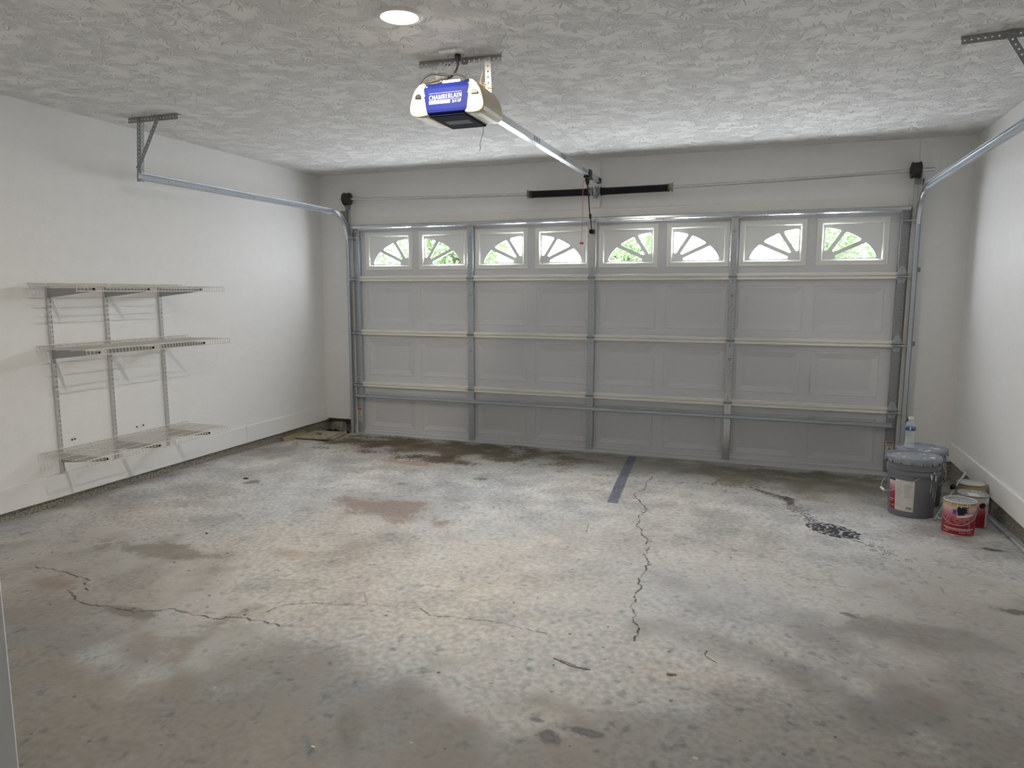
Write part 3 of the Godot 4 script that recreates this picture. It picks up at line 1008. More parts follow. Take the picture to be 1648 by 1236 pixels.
	for k in 24:
		var x0 := lerpf(DX0, DX1, k / 24.0)
		var x1 := lerpf(DX0, DX1, (k + 1) / 24.0)
		var f0 := floor_y(x0, 0.0) + 0.0005
		var f1 := floor_y(x1, 0.0) + 0.0005
		quad(b3, Vector3(x0, f0, -0.016), Vector3(x1, f1, -0.016), Vector3(x1, 0.0135, -0.022), Vector3(x0, 0.0135, -0.022))
		quad(b3, Vector3(x1, f1, -0.056), Vector3(x0, f0, -0.056), Vector3(x0, 0.0135, -0.052), Vector3(x1, 0.0135, -0.052))
		quad(b3, Vector3(x0, f0, -0.056), Vector3(x1, f1, -0.056), Vector3(x1, f1, -0.016), Vector3(x0, f0, -0.016))
	obj("bottom_seal", b3, M.door, t)
	# warning stickers on the outer stiles
	var st0 := warning_sticker()
	for e in [[-0.009, 0.050], [4.874, 4.931]]:
		var b4 := B.new()
		var z := 0.0036
		quv(b4, Vector3(e[0], 0.122, z), Vector3(e[1], 0.122, z), Vector3(e[1], 0.266, z), Vector3(e[0], 0.266, z), Vector2(0, 1), Vector2(1, 0))
		box(b4, Vector3(e[0], 0.122, 0.0024), Vector3(e[1], 0.266, z - 0.0002))
		var o := obj("warning_sticker", b4, st0, t)
		o.set_meta("label", "white warning sticker with an orange-red heading")

func pressed_panel(x0: float, y0: float, x1: float, y1: float) -> B:
	# nested rectangles: groove, bead, then the bevel down to the sunk field
	var b := B.new()
	var steps := [[0.0, SKIN], [0.004, SKIN - 0.004], [0.009, SKIN - 0.004], [0.013, SKIN - 0.001], [0.021, SKIN - 0.002], [0.026, SKIN - 0.0035], [0.064, SKIN - 0.0135]]
	for k in steps.size() - 1:
		var i0: float = steps[k][0]; var z0: float = steps[k][1]
		var i1: float = steps[k + 1][0]; var z1: float = steps[k + 1][1]
		var a := [Vector3(x0 + i0, y0 + i0, z0), Vector3(x1 - i0, y0 + i0, z0), Vector3(x1 - i0, y1 - i0, z0), Vector3(x0 + i0, y1 - i0, z0)]
		var c := [Vector3(x0 + i1, y0 + i1, z1), Vector3(x1 - i1, y0 + i1, z1), Vector3(x1 - i1, y1 - i1, z1), Vector3(x0 + i1, y1 - i1, z1)]
		for e in 4:
			quad(b, a[e], a[(e + 1) % 4], c[(e + 1) % 4], c[e])
	var i: float = steps[-1][0]
	var z: float = steps[-1][1]
	quad(b, Vector3(x0 + i, y0 + i, z), Vector3(x1 - i, y0 + i, z), Vector3(x1 - i, y1 - i, z), Vector3(x0 + i, y1 - i, z))
	var zb := SKIN - 0.018
	quad(b, Vector3(x1, y0, zb), Vector3(x0, y0, zb), Vector3(x0, y1, zb), Vector3(x1, y1, zb))
	return b

func sun_cells(mirror: bool) -> Array:
	# the three openings of the sunburst, in the insert's own x, y (its lower left corner at 0, 0)
	var c := Vector2(0.460, 0.055)
	var raw := []
	for s in [[0.0, 24.6], [24.6, 57.2], [57.2, 90.0]]:
		var poly := PackedVector2Array()
		for k in 15:
			var a := deg_to_rad(lerpf(s[0], s[1], k / 14.0))
			var ca := absf(cos(a)); var sa := absf(sin(a))
			var rad := pow(pow(ca / 0.379, 1.68) + pow(sa / 0.242, 1.68), -1.0 / 1.68)
			poly.append(c + Vector2(-ca, sa) * rad)
		for k in 6:
			var a := deg_to_rad(lerpf(s[1], s[0], k / 5.0))
			var ca := absf(cos(a)); var sa := absf(sin(a))
			var rad := pow(pow(ca / 0.080, 2.0) + pow(sa / 0.060, 2.0), -0.5)
			poly.append(c + Vector2(-ca, sa) * rad)
		raw.append(poly)
	var out := []
	for k in 3:
		var poly: PackedVector2Array = raw[k]
		for s in [24.6, 57.2]:
			var a := deg_to_rad(s)
			var d := Vector2(-cos(a), sin(a))
			var side := Vector2(-d.y, d.x) * 0.0145
			var bar := PackedVector2Array([c - side, c + d * 0.6 - side, c + d * 0.6 + side, c + side])
			var rest := Geometry2D.clip_polygons(poly, bar)
			if rest.size() > 0: poly = rest[0]
		var inn := Geometry2D.offset_polygon(ccw(poly), -0.009, Geometry2D.JOIN_MITER)
		if inn.size() > 0:
			var rounded := Geometry2D.offset_polygon(inn[0], 0.0075, Geometry2D.JOIN_ROUND)
			if rounded.size() > 0: poly = rounded[0]
		if mirror:
			for q in poly.size(): poly[q] = Vector2(PW - poly[q].x, poly[q].y)
		out.append(ccw(poly))
	return out

func spans(polys: Array, x: float) -> Array:
	var ys := []
	for p in polys:
		for k in p.size():
			var a: Vector2 = p[k]
			var b: Vector2 = p[(k + 1) % p.size()]
			if (a.x <= x and b.x > x) or (b.x <= x and a.x > x):
				ys.append([lerpf(a.y, b.y, (x - a.x) / (b.x - a.x)), a, b])
	ys.sort_custom(func(i, j): return i[0] < j[0])
	return ys

func window_insert(t: Node3D, x0: float, y0: float, y1: float, mirror: bool) -> void:
	var w := PW
	var h := y1 - y0
	var keep := X
	X = Transform3D(Basis.IDENTITY, Vector3(x0, y0, SKIN))
	# moulded frame
	var b := B.new()
	var steps := [[-0.003, -0.017], [-0.003, 0.007], [0.001, 0.011], [0.008, 0.011], [0.011, 0.008], [0.018, 0.008], [0.022, 0.010], [0.036, 0.010], [0.042, 0.005], [0.047, -0.012], [0.047, -0.017]]
	for k in steps.size() - 1:
		var i0: float = steps[k][0]; var z0: float = steps[k][1]
		var i1: float = steps[k + 1][0]; var z1: float = steps[k + 1][1]
		var a := [Vector3(i0, i0, z0), Vector3(w - i0, i0, z0), Vector3(w - i0, h - i0, z0), Vector3(i0, h - i0, z0)]
		var c := [Vector3(i1, i1, z1), Vector3(w - i1, i1, z1), Vector3(w - i1, h - i1, z1), Vector3(i1, h - i1, z1)]
		for e in 4:
			quad(b, a[e], a[(e + 1) % 4], c[(e + 1) % 4], c[e])
	var frame := obj("window_frame", b, M.insert, t)
	# sunburst plate with three openings, cut into upright strips between all corner points
	b = B.new()
	var cells := sun_cells(mirror)
	var xs := [0.046, w - 0.046]
	for p in cells:
		for v in p: xs.append(v.x)
	xs.sort()
	var zf := -0.012
	var zb := -0.016
	for k in xs.size() - 1:
		var xa: float = xs[k]
		var xb: float = xs[k + 1]
		if xb - xa < 1e-6: continue
		var hits := spans(cells, (xa + xb) / 2.0)
		var lows := [[0.046, 0.046]]
		for hit in hits:
			var a: Vector2 = hit[1]; var c: Vector2 = hit[2]
			lows.append([lerpf(a.y, c.y, (xa - a.x) / (c.x - a.x)), lerpf(a.y, c.y, (xb - a.x) / (c.x - a.x))])
		lows.append([h - 0.046, h - 0.046])
		for q in range(0, lows.size() - 1, 2):
			var l: Array = lows[q]; var u: Array = lows[q + 1]
			quad(b, Vector3(xa, l[0], zf), Vector3(xb, l[1], zf), Vector3(xb, u[1], zf), Vector3(xa, u[0], zf))
			quad(b, Vector3(xa, u[0], zb), Vector3(xb, u[1], zb), Vector3(xb, l[1], zb), Vector3(xa, l[0], zb))
	for p in cells:
		for k in p.size():
			var a: Vector2 = p[k]; var c: Vector2 = p[(k + 1) % p.size()]
			quad(b, Vector3(c.x, c.y, zb), Vector3(a.x, a.y, zb), Vector3(a.x, a.y, zf), Vector3(c.x, c.y, zf))
	obj("sunburst_plate", b, M.plate, frame)
	for p in cells:
		var big: PackedVector2Array = ccw(Geometry2D.offset_polygon(p, 0.006, Geometry2D.JOIN_MITER)[0])
		b = B.new()
		var ix := Geometry2D.triangulate_polygon(big)
		for k in range(0, ix.size(), 3):
			var i := big[ix[k]]; var j := big[ix[k + 1]]; var l := big[ix[k + 2]]
			if (j - i).cross(l - i) < 0:
				var s := j; j = l; l = s
			tri(b, Vector3(i.x, i.y, -0.0175), Vector3(j.x, j.y, -0.0175), Vector3(l.x, l.y, -0.0175))
		obj("pane", b, M.glass, frame)
	X = keep

func hinge(t: Node3D, x: float, y: float, outer: bool, right: bool) -> void:
	var b := B.new()
	var z := 0.0026
	var keep := X
	X = Transform3D(Basis.IDENTITY, Vector3(x, y, z))
	var w := 0.034 if outer else 0.031
	prism(b, PackedVector2Array([Vector2(-w, 0.008), Vector2(w, 0.008), Vector2(w * 0.96, 0.026), Vector2(w * 0.45, 0.062), Vector2(w * 0.38, 0.072), Vector2(-w * 0.38, 0.072), Vector2(-w * 0.45, 0.062), Vector2(-w * 0.96, 0.026)]), 0.0, 0.0035)
	if outer:
		prism(b, PackedVector2Array([Vector2(-w, -0.020), Vector2(-w * 0.95, -0.032), Vector2(-w * 0.5, -0.058), Vector2(w * 0.5, -0.058), Vector2(w * 0.95, -0.032), Vector2(w, -0.020)]), 0.0, 0.0035)
		# raised ears that hold the roller's stem
		for s in [-1.0, 1.0]:
			box(b, Vector3(s * w - 0.0015, -0.022, 0.0), Vector3(s * w + 0.0015, 0.010, 0.030), 0.001)
		box(b, Vector3(-w, 0.004, 0.0), Vector3(w, 0.008, 0.022), 0.001)
	else:
		prism(b, PackedVector2Array([Vector2(-w, -0.010), Vector2(-w * 0.92, -0.040), Vector2(-w * 0.3, -0.074), Vector2(w * 0.3, -0.074), Vector2(w * 0.92, -0.040), Vector2(w, -0.010)]), 0.0, 0.0035)
	var h := obj("hinge", b, M.bright if absf(x - 3.65) < 0.1 else M.galv, t)
	b = B.new()
	tube(b, [Vector3(-w - 0.006, -0.001, 0.008), Vector3(w + 0.006, -0.001, 0.008)], 0.0075, 10)
	obj("knuckle", b, M.dull, h)
	b = B.new()
	for p in [[0.0, 0.026], [0.0, 0.050], [0.0, -0.032], [0.0, -0.050]]:
		lathe(b, [Vector2(0.0, 0.0), Vector2(0.0055, 0.0), Vector2(0.005, 0.003), Vector2(0.0, 0.0036)], 6, Vector3(p[0], p[1], 0.0035), Vector3(0, 0, 1))
	stuff(obj("bolt", b, M.dull, h))
	X = keep
	if outer: roller(t, x, y - 0.010, 0.028, right)

func roller(t: Node3D, x: float, y: float, z: float, right: bool) -> void:
	var s := 1.0 if right else -1.0
	var b := B.new()
	var end := 4.972 if right else -0.020
	var zt := 0.060
	tube(b, [Vector3(x - s * 0.04, y, z), Vector3(x + s * 0.026, y, z), Vector3(end, y, zt)], 0.0052, 10)
	var ro := obj("roller_stem", b, M.bright, t)
	b = B.new()
	lathe(b, [Vector2(0.0, -0.004), Vector2(0.014, -0.004), Vector2(0.0175, -0.002), Vector2(0.0175, 0.002), Vector2(0.014, 0.004), Vector2(0.0, 0.004)], 20, Vector3(end, y, zt), Vector3(s, 0, 0))
	obj("roller_wheel", b, M.dull, ro)

func top_fixture(t: Node3D, x: float, y: float, right: bool) -> void:
	var b := B.new()
	for yy in [y + 0.042, y - 0.026]:
		box(b, Vector3(x - 0.028, yy - 0.007, 0.002), Vector3(x + 0.028, yy + 0.007, 0.006), 0.001)
	box(b, Vector3(x - 0.026, y - 0.028, 0.004), Vector3(x - 0.023, y + 0.046, 0.032), 0.001)
	box(b, Vector3(x + 0.023, y - 0.028, 0.004), Vector3(x + 0.026, y + 0.046, 0.032), 0.001)
	box(b, Vector3(x - 0.024, y - 0.004, 0.004), Vector3(x + 0.024, y + 0.046, 0.0065), 0.001)
	obj("top_fixture", b, M.dull, t)
	roller(t, x, y, 0.030, right)

func strut(t: Node3D, y0: float, y1: float, z0: float, z1: float, x0: float, x1: float, m: Material) -> void:
	# a folded U of sheet steel with turned-out lips, its hollow to the door
	var h := y1 - y0
	var e := 0.002
	var prof := PackedVector2Array([Vector2(z0, 0.0), Vector2(z0 + 0.004, 0.0), Vector2(z0 + 0.004, h * 0.16), Vector2(z1 - 0.012, h * 0.18), Vector2(z1 - 0.004, h * 0.24), Vector2(z1, h * 0.36), Vector2(z1, h * 0.64), Vector2(z1 - 0.004, h * 0.76), Vector2(z1 - 0.012, h * 0.82), Vector2(z0 + 0.004, h * 0.84), Vector2(z0 + 0.004, h), Vector2(z0, h)])
	var b := B.new()
	var pa := Transform3D(Basis(Vector3(0, 0, 1), Vector3(0, 1, 0), Vector3(-1, 0, 0)), Vector3(x1, y0, 0))
	var pb := pa; pb.origin.x = x0
	sweep(b, prof, [pa, pb])
	var s := obj("strut", b, m, t)
	b = B.new()
	for k in 9:
		var x := lerpf(x0 + 0.05, x1 - 0.05, k / 8.0)
		for yy in [y0 + h * 0.07, y1 - h * 0.07]:
			lathe(b, [Vector2(0.0, 0.0), Vector2(0.005, 0.0), Vector2(0.0045, 0.003), Vector2(0.0, 0.0034)], 6, Vector3(x, yy, z0 + 0.004), Vector3(0, 0, 1))
	stuff(obj("screw", b, M.dull, s))

func warning_sticker() -> StandardMaterial3D:
	var w := 60
	var h := 150
	var im := Image.create(w, h, false, Image.FORMAT_RGB8)
	im.fill(rgb(222, 218, 210))
	im.fill_rect(Rect2i(4, 5, w - 8, 13), rgb(190, 62, 34))
	for k in 4: im.fill_rect(Rect2i(6, 22 + k * 6, w - 12 - (k % 2) * 8, 3), rgb(120, 112, 104))
	for y in h:
		for x in w:
			var d := Vector2(x - 28, y - 62).length()
			if d < 11.0 and (d > 8.0 or absf(x - 28 + y - 62) < 3.0 or d < 3.5): im.set_pixel(x, y, rgb(60, 54, 50))
	for k in 5: im.fill_rect(Rect2i(6, 82 + k * 5, w - 14, 2), rgb(142, 144, 128))
	im.fill_rect(Rect2i(4, 110, w - 8, 2), rgb(90, 84, 80))
	for k in 4: im.fill_rect(Rect2i(10, 118 + k * 7, w - 20 - (k % 3) * 5, 3), rgb(150, 142, 142))
	var m := mat(Color(1, 1, 1), 0.5)
	m.albedo_texture = ImageTexture.create_from_image(im)
	return m

# ---------------------------------------------------------------- tracks
func track_path(x_low: float, x_high: float, side: float, y_top: float, z_end: float, what: int) -> Array:
	# what: 0 the upright, 1 the bend, 2 the level run
	var pts := []
	var r := 0.255
	var zc := 0.058
	if what == 0:
		for k in 9: pts.append(Vector3(x_low, lerpf(0.012, y_top - r, k / 8.0), zc))
	elif what == 1:
		for k in 15:
			var a := PI / 2 * k / 14.0
			pts.append(Vector3(lerpf(x_low, lerpf(x_low, x_high, 0.15), k / 14.0), y_top - r + r * sin(a), zc + r - r * cos(a)))
	else:
		for k in 7: pts.append(Vector3(lerpf(lerpf(x_low, x_high, 0.15), x_high, k / 6.0), y_top, lerpf(zc + r, z_end, k / 6.0)))
	var out := []
	for i in pts.size():
		var t: Vector3 = (pts[mini(i + 1, pts.size() - 1)] - pts[maxi(i - 1, 0)]).normalized()
		if what == 1:
			if i == 0: t = Vector3.UP
			elif i == pts.size() - 1: t = Vector3(0, 0, 1)
		var xx := Vector3(-side, 0, 0)
		xx = (xx - t * xx.dot(t)).normalized()
		out.append(Transform3D(Basis(xx, t.cross(xx), t), pts[i]))
	return out

func c_profile() -> PackedVector2Array:
	# two-inch channel: web at x = 0, flanges towards the door, lips curled in
	return PackedVector2Array([Vector2(0.002, -0.020), Vector2(0.006, -0.0245), Vector2(0.026, -0.0255), Vector2(0.031, -0.0225), Vector2(0.030, -0.0165), Vector2(0.0275, -0.0165), Vector2(0.028, -0.0215), Vector2(0.025, -0.0232), Vector2(0.008, -0.0222), Vector2(0.0045, -0.019),
		Vector2(0.0045, 0.019), Vector2(0.008, 0.0222), Vector2(0.025, 0.0232), Vector2(0.028, 0.0215), Vector2(0.0275, 0.0165), Vector2(0.030, 0.0165), Vector2(0.031, 0.0225), Vector2(0.026, 0.0255), Vector2(0.006, 0.0245), Vector2(0.002, 0.020)])

func tracks() -> void:
	one_track(-1.0, "galvanised steel door track along the left wall, hung from the ceiling above the wire shelves")
	one_track(1.0, "galvanised steel door track along the right wall, above the buckets and paint cans")

func one_track(side: float, label: String) -> void:
	var right := side > 0
	var x_low := 4.992 if right else -0.040
	var x_high := 5.010 if right else -0.072
	var y_top := 2.214
	var z_end := 2.50 if not right else 2.62
	var t := thing("door_track", label, "door track", Vector3(x_low, 0.0, 0.058), "tracks of the garage door")
	var names := ["upright_track", "curved_track", "level_track"]
	for w in 3:
		var b := B.new()
		sweep(b, c_profile(), track_path(x_low, x_high, side, y_top, z_end, w))
		var part := obj(names[w], b, M.galv if w != 1 else M.bright, t)
		if w == 2:
			# bolts through the web and the stiffening angle laid on it
			b = B.new()
			for k in 5:
				var z := lerpf(0.5, z_end - 0.25, k / 4.0)
				var xx := lerpf(lerpf(x_low, x_high, 0.15), x_high, (z - 0.313) / (z_end - 0.313))
				lathe(b, [Vector2(0.0, 0.0), Vector2(0.0045, 0.0), Vector2(0.004, 0.003), Vector2(0.0, 0.0034)], 8, Vector3(xx - side * 0.0045, y_top, z), Vector3(-side, 0, 0))
			stuff(obj("bolt", b, M.dull, part))
			b = B.new()
			var x0 := lerpf(x_low, x_high, 0.15)
			var p0 := Vector3(x0 + side * 0.003, y_top + 0.026, 0.30)
			var p1 := Vector3(x_high + side * 0.003, y_top + 0.026, z_end)
			var xf := Basis(Vector3(1, 0, 0), Vector3(0, 1, 0), Vector3(0, 0, 1))
			var lp := PackedVector2Array([Vector2(0, -0.030), Vector2(0.002, -0.030), Vector2(0.002, 0.0), Vector2(-0.016, 0.0), Vector2(-0.016, -0.002), Vector2(0.0, -0.002)])
			if not right:
				for k in lp.size(): lp[k].x = -lp[k].x
			sweep(b, lp, [Transform3D(xf, p0), Transform3D(xf, p1)])
			obj("stiffening_angle", b, M.dull, t)
	# angle that carries the upright on the jamb
	var b := B.new()
	var xa := -0.046 if not right else 4.998
	box(b, Vector3(xa - 0.0015, 0.10, 0.0), Vector3(xa + 0.0015, 2.13, 0.052), 0.0005)
	box(b, Vector3(xa - (0.0 if not right else 0.030), 0.10, 0.0), Vector3(xa + (0.030 if not right else 0.0), 2.13, 0.003), 0.0005)
	obj("jamb_angle", b, M.galv, t)
	for y in [0.45, 1.05, 1.62]:
		b = B.new()
		box(b, Vector3(minf(xa, xa + side * 0.03), y - 0.018, -0.001), Vector3(maxf(xa, xa + side * 0.03), y + 0.018, 0.0035), 0.001)
		box(b, Vector3(xa - 0.004, y - 0.018, 0.0), Vector3(xa + 0.004, y + 0.018, 0.05), 0.001)
		var br := obj("track_bracket", b, M.dull, t)
		b = B.new()
		lathe(b, [Vector2(0.0, 0.0), Vector2(0.008, 0.0), Vector2(0.007, 0.006), Vector2(0.0, 0.007)], 6, Vector3(xa + side * 0.018, y, 0.0035), Vector3(0, 0, 1))
		obj("lag_screw", b, M.dull, br)
	# flag plate that joins bend, jamb and shaft bearing
	b = B.new()
	var xf0 := -0.048 if not right else 5.000
	prism(b, PackedVector2Array([Vector2(0.0, 2.13), Vector2(0.06, 2.13), Vector2(0.20, y_top - 0.022), Vector2(0.20, y_top + 0.012), Vector2(0.05, y_top + 0.030), Vector2(0.05, 2.30), Vector2(0.0, 2.30)]), -0.0015, 0.0015,
		Transform3D(Basis(Vector3(0, 0, 1), Vector3(0, 1, 0), Vector3(-1, 0, 0)), Vector3(xf0, 0, 0)))
	obj("flag_bracket", b, M.dull, t)
	# the hanger at the rear end: ceiling angle, upright strap, diagonal brace
	var zh := 2.472 if not right else 2.352
	var ends := [-0.152, 0.258] if not right else [4.700, 5.115]
	b = B.new()
	perforated(b, Vector3(ends[0], HC - 0.019, zh), Vector3(ends[1], HC - 0.019, zh - 0.012 if not right else zh + 0.055), Vector3(0, 0.034, 0))
	perforated(b, Vector3(ends[0], HC - 0.0022, zh - 0.017), Vector3(ends[1], HC - 0.0022, zh - 0.029 if not right else zh + 0.038), Vector3(0, 0, 0.032))
	obj("ceiling_angle", b, M.dull, t)
	b = B.new()
	var top := Vector3(-0.058, HC - 0.006, zh + 0.003) if not right else Vector3(5.045, HC - 0.006, zh + 0.052)
	var bot := Vector3(-0.092, y_top - 0.03, zh + 0.003) if not right else Vector3(5.040, y_top - 0.03, zh + 0.052)
	perforated(b, top, bot, Vector3(0.030, 0, 0))
	perforated(b, top + Vector3(0.015 * -side, 0, -0.015), bot + Vector3(0.015 * -side, 0, -0.015), Vector3(0, 0, 0.028))
	obj("hanger_strap", b, M.dull, t)
	b = B.new()
	var d0 := Vector3(0.111, HC - 0.010, zh + 0.003) if not right else Vector3(4.872, HC - 0.010, zh + 0.030)
	var d1 := Vector3(-0.088, 2.265, zh + 0.007) if not right else Vector3(5.048, 2.27, zh + 0.060)
	perforated(b, d0, d1, Vector3(0.028, 0.010 * side, 0))
	if right: perforated(b, d0 + Vector3(0.012, 0.004, -0.014), d1 + Vector3(0.012, 0.004, -0.014), Vector3(0.004, 0.0, 0.026))
	obj("diagonal_brace", b, M.dull, t)
	b = B.new()
	for p in [d0 + Vector3(0, -0.008, 0.003), d1 + Vector3(0, 0.012, 0.003), Vector3(bot.x, y_top, bot.z + 0.003), top + Vector3(0, -0.012, 0.003)]:
		lathe(b, [Vector2(0.0, 0.0), Vector2(0.008, 0.0), Vector2(0.0075, 0.006), Vector2(0.0, 0.0065)], 6, p, Vector3(0, 0, 1))
	stuff(obj("hanger_bolt", b, M.dull, t))

# ---------------------------------------------------------------- the torsion shaft with springs and drums
func shaft_at(x: float) -> Vector3:
	# bends a little under the weight of the springs
	var u := (x - 2.487) / 2.5
	return Vector3(x, 2.312 + 0.040 * minf(1.0, u * u) + (0.004 if x > 2.487 else 0.0) * absf(u), 0.090)

func torsion_springs() -> void:
	var t := thing("torsion_shaft", "steel torsion shaft with two black springs and cable drums, sagging above the garage door", "torsion spring", Vector3(2.487, 2.312, 0.090))
	var pts := []
	for k in 41: pts.append(shaft_at(lerpf(-0.085, 5.055, k / 40.0)))
	var b := B.new()
	tube(b, pts, 0.0127, 14)
	obj("shaft", b, M.bright, t)
	for e in [[1.868, 2.466], [2.508, 3.148]]:
		b = B.new()
		var turns := 78
		var path := []
		for k in turns * 10 + 1:
			var f := float(k) / (turns * 10)
			var x := lerpf(e[0] + 0.028, e[1] - 0.028, f)
			var c := shaft_at(x)
			var a := TAU * k / 10.0
			var rad := 0.0275 + 0.004 * exp(-minf(f, 1.0 - f) * 40.0)
			if e[0] > 2.4: rad += 0.004 * exp(-f * 25.0)
			else: rad += 0.004 * exp(-(1.0 - f) * 25.0)
			path.append(Vector3(c.x, c.y - 0.003 + rad * cos(a), c.z + rad * sin(a)))
		tube(b, path, 0.0042, 5)
		obj("coil_spring", b, M.spring, t)
		for side in [0, 1]:
			var x: float = e[0] if side == 0 else e[1]
			b = B.new()
			var dir := 1.0 if side == 0 else -1.0
			lathe(b, [Vector2(0.013, 0.0), Vector2(0.030, 0.0), Vector2(0.033, 0.004), Vector2(0.033, 0.012), Vector2(0.027, 0.016), Vector2(0.024, 0.045), Vector2(0.013, 0.048)], 22, shaft_at(x), Vector3(dir, 0, 0))
			for k in 4:
				var a := TAU * k / 4.0 + 0.4
				tube(b, [shaft_at(x) + Vector3(dir * 0.006, 0.026 * cos(a), 0.026 * sin(a)), shaft_at(x) + Vector3(dir * 0.006, 0.038 * cos(a), 0.038 * sin(a))], 0.006, 8)
			obj("winding_cone", b, M.dull, t)
	# yellow paint rings
	for x in [1.912, 3.112]:
		b = B.new()
		lathe(b, [Vector2(0.0335, -0.004), Vector2(0.0348, -0.002), Vector2(0.0348, 0.002), Vector2(0.0335, 0.004)], 22, shaft_at(x) + Vector3(0, -0.003, 0), Vector3(1, 0, 0))
		var o := obj("paint_ring", b, mat(rgb(122, 116, 62), 0.6), t)
		o.set_meta("label", "dull yellow paint mark on the spring")
	# centre bearing plate
	b = B.new()
	prism(b, PackedVector2Array([Vector2(-0.052, 0.016), Vector2(0.040, 0.016), Vector2(0.045, 0.10), Vector2(0.03, 0.132), Vector2(-0.03, 0.132), Vector2(-0.045, 0.10)]), -0.0025, 0.0025, Transform3D(Basis(Vector3(0, 1, 0), Vector3(0, 0, 1), Vector3(1, 0, 0)), Vector3(2.487, 2.312, 0.0)))
	lathe(b, [Vector2(0.013, -0.012), Vector2(0.026, -0.012), Vector2(0.029, 0.0), Vector2(0.026, 0.012), Vector2(0.013, 0.012)], 22, shaft_at(2.487), Vector3(1, 0, 0))
	box(b, Vector3(2.455, 2.262, 0.0145), Vector3(2.492, 2.352, 0.018), 0.001)
	obj("centre_plate", b, M.galv, t)
	# drums and the end plates that carry the shaft
	for e in [[0.000, -1.0], [4.932, 1.0]]:
		b = B.new()
		var d := []
		for k in 2: d.append(Vector2(0.0, 0.0))
		lathe(b, [Vector2(0.014, -0.034), Vector2(0.056, -0.034), Vector2(0.062, -0.030), Vector2(0.062, -0.024), Vector2(0.057, -0.020), Vector2(0.055, -0.012), Vector2(0.057, -0.010), Vector2(0.055, -0.006), Vector2(0.057, -0.002), Vector2(0.055, 0.002), Vector2(0.057, 0.006), Vector2(0.055, 0.010), Vector2(0.058, 0.018), Vector2(0.060, 0.024), Vector2(0.058, 0.030), Vector2(0.030, 0.034), Vector2(0.022, 0.042), Vector2(0.014, 0.042)], 36, shaft_at(e[0]), Vector3(-e[1], 0, 0))
		var dr := obj("cable_drum", b, M.drum, t)
		b = B.new()
		var cx: float = e[0] + e[1] * 0.004
		tube(b, [Vector3(cx, shaft_at(e[0]).y, 0.090 - 0.051), Vector3(cx - e[1] * 0.002, 1.2, 0.038), Vector3(cx - e[1] * 0.003, 0.10, 0.036)], 0.0018, 6)
		obj("lift_cable", b, M.dull, dr)
		b = B.new()
		var xp: float = e[0] + e[1] * 0.042
		prism(b, PackedVector2Array([Vector2(0.0, -0.090), Vector2(0.06, -0.090), Vector2(0.115, -0.020), Vector2(0.115, 0.020), Vector2(0.10, 0.038), Vector2(0.0, 0.038)]), -0.0015, 0.0015, Transform3D(Basis(Vector3(0, 0, 1), Vector3(0, 1, 0), Vector3(-1, 0, 0)), Vector3(xp, 2.35, 0.0)))
		box(b, Vector3(minf(xp, xp - e[1] * 0.03), 2.262, 0.008), Vector3(maxf(xp, xp - e[1] * 0.03), 2.386, 0.011), 0.001)
		obj("end_plate", b, M.galv, t)

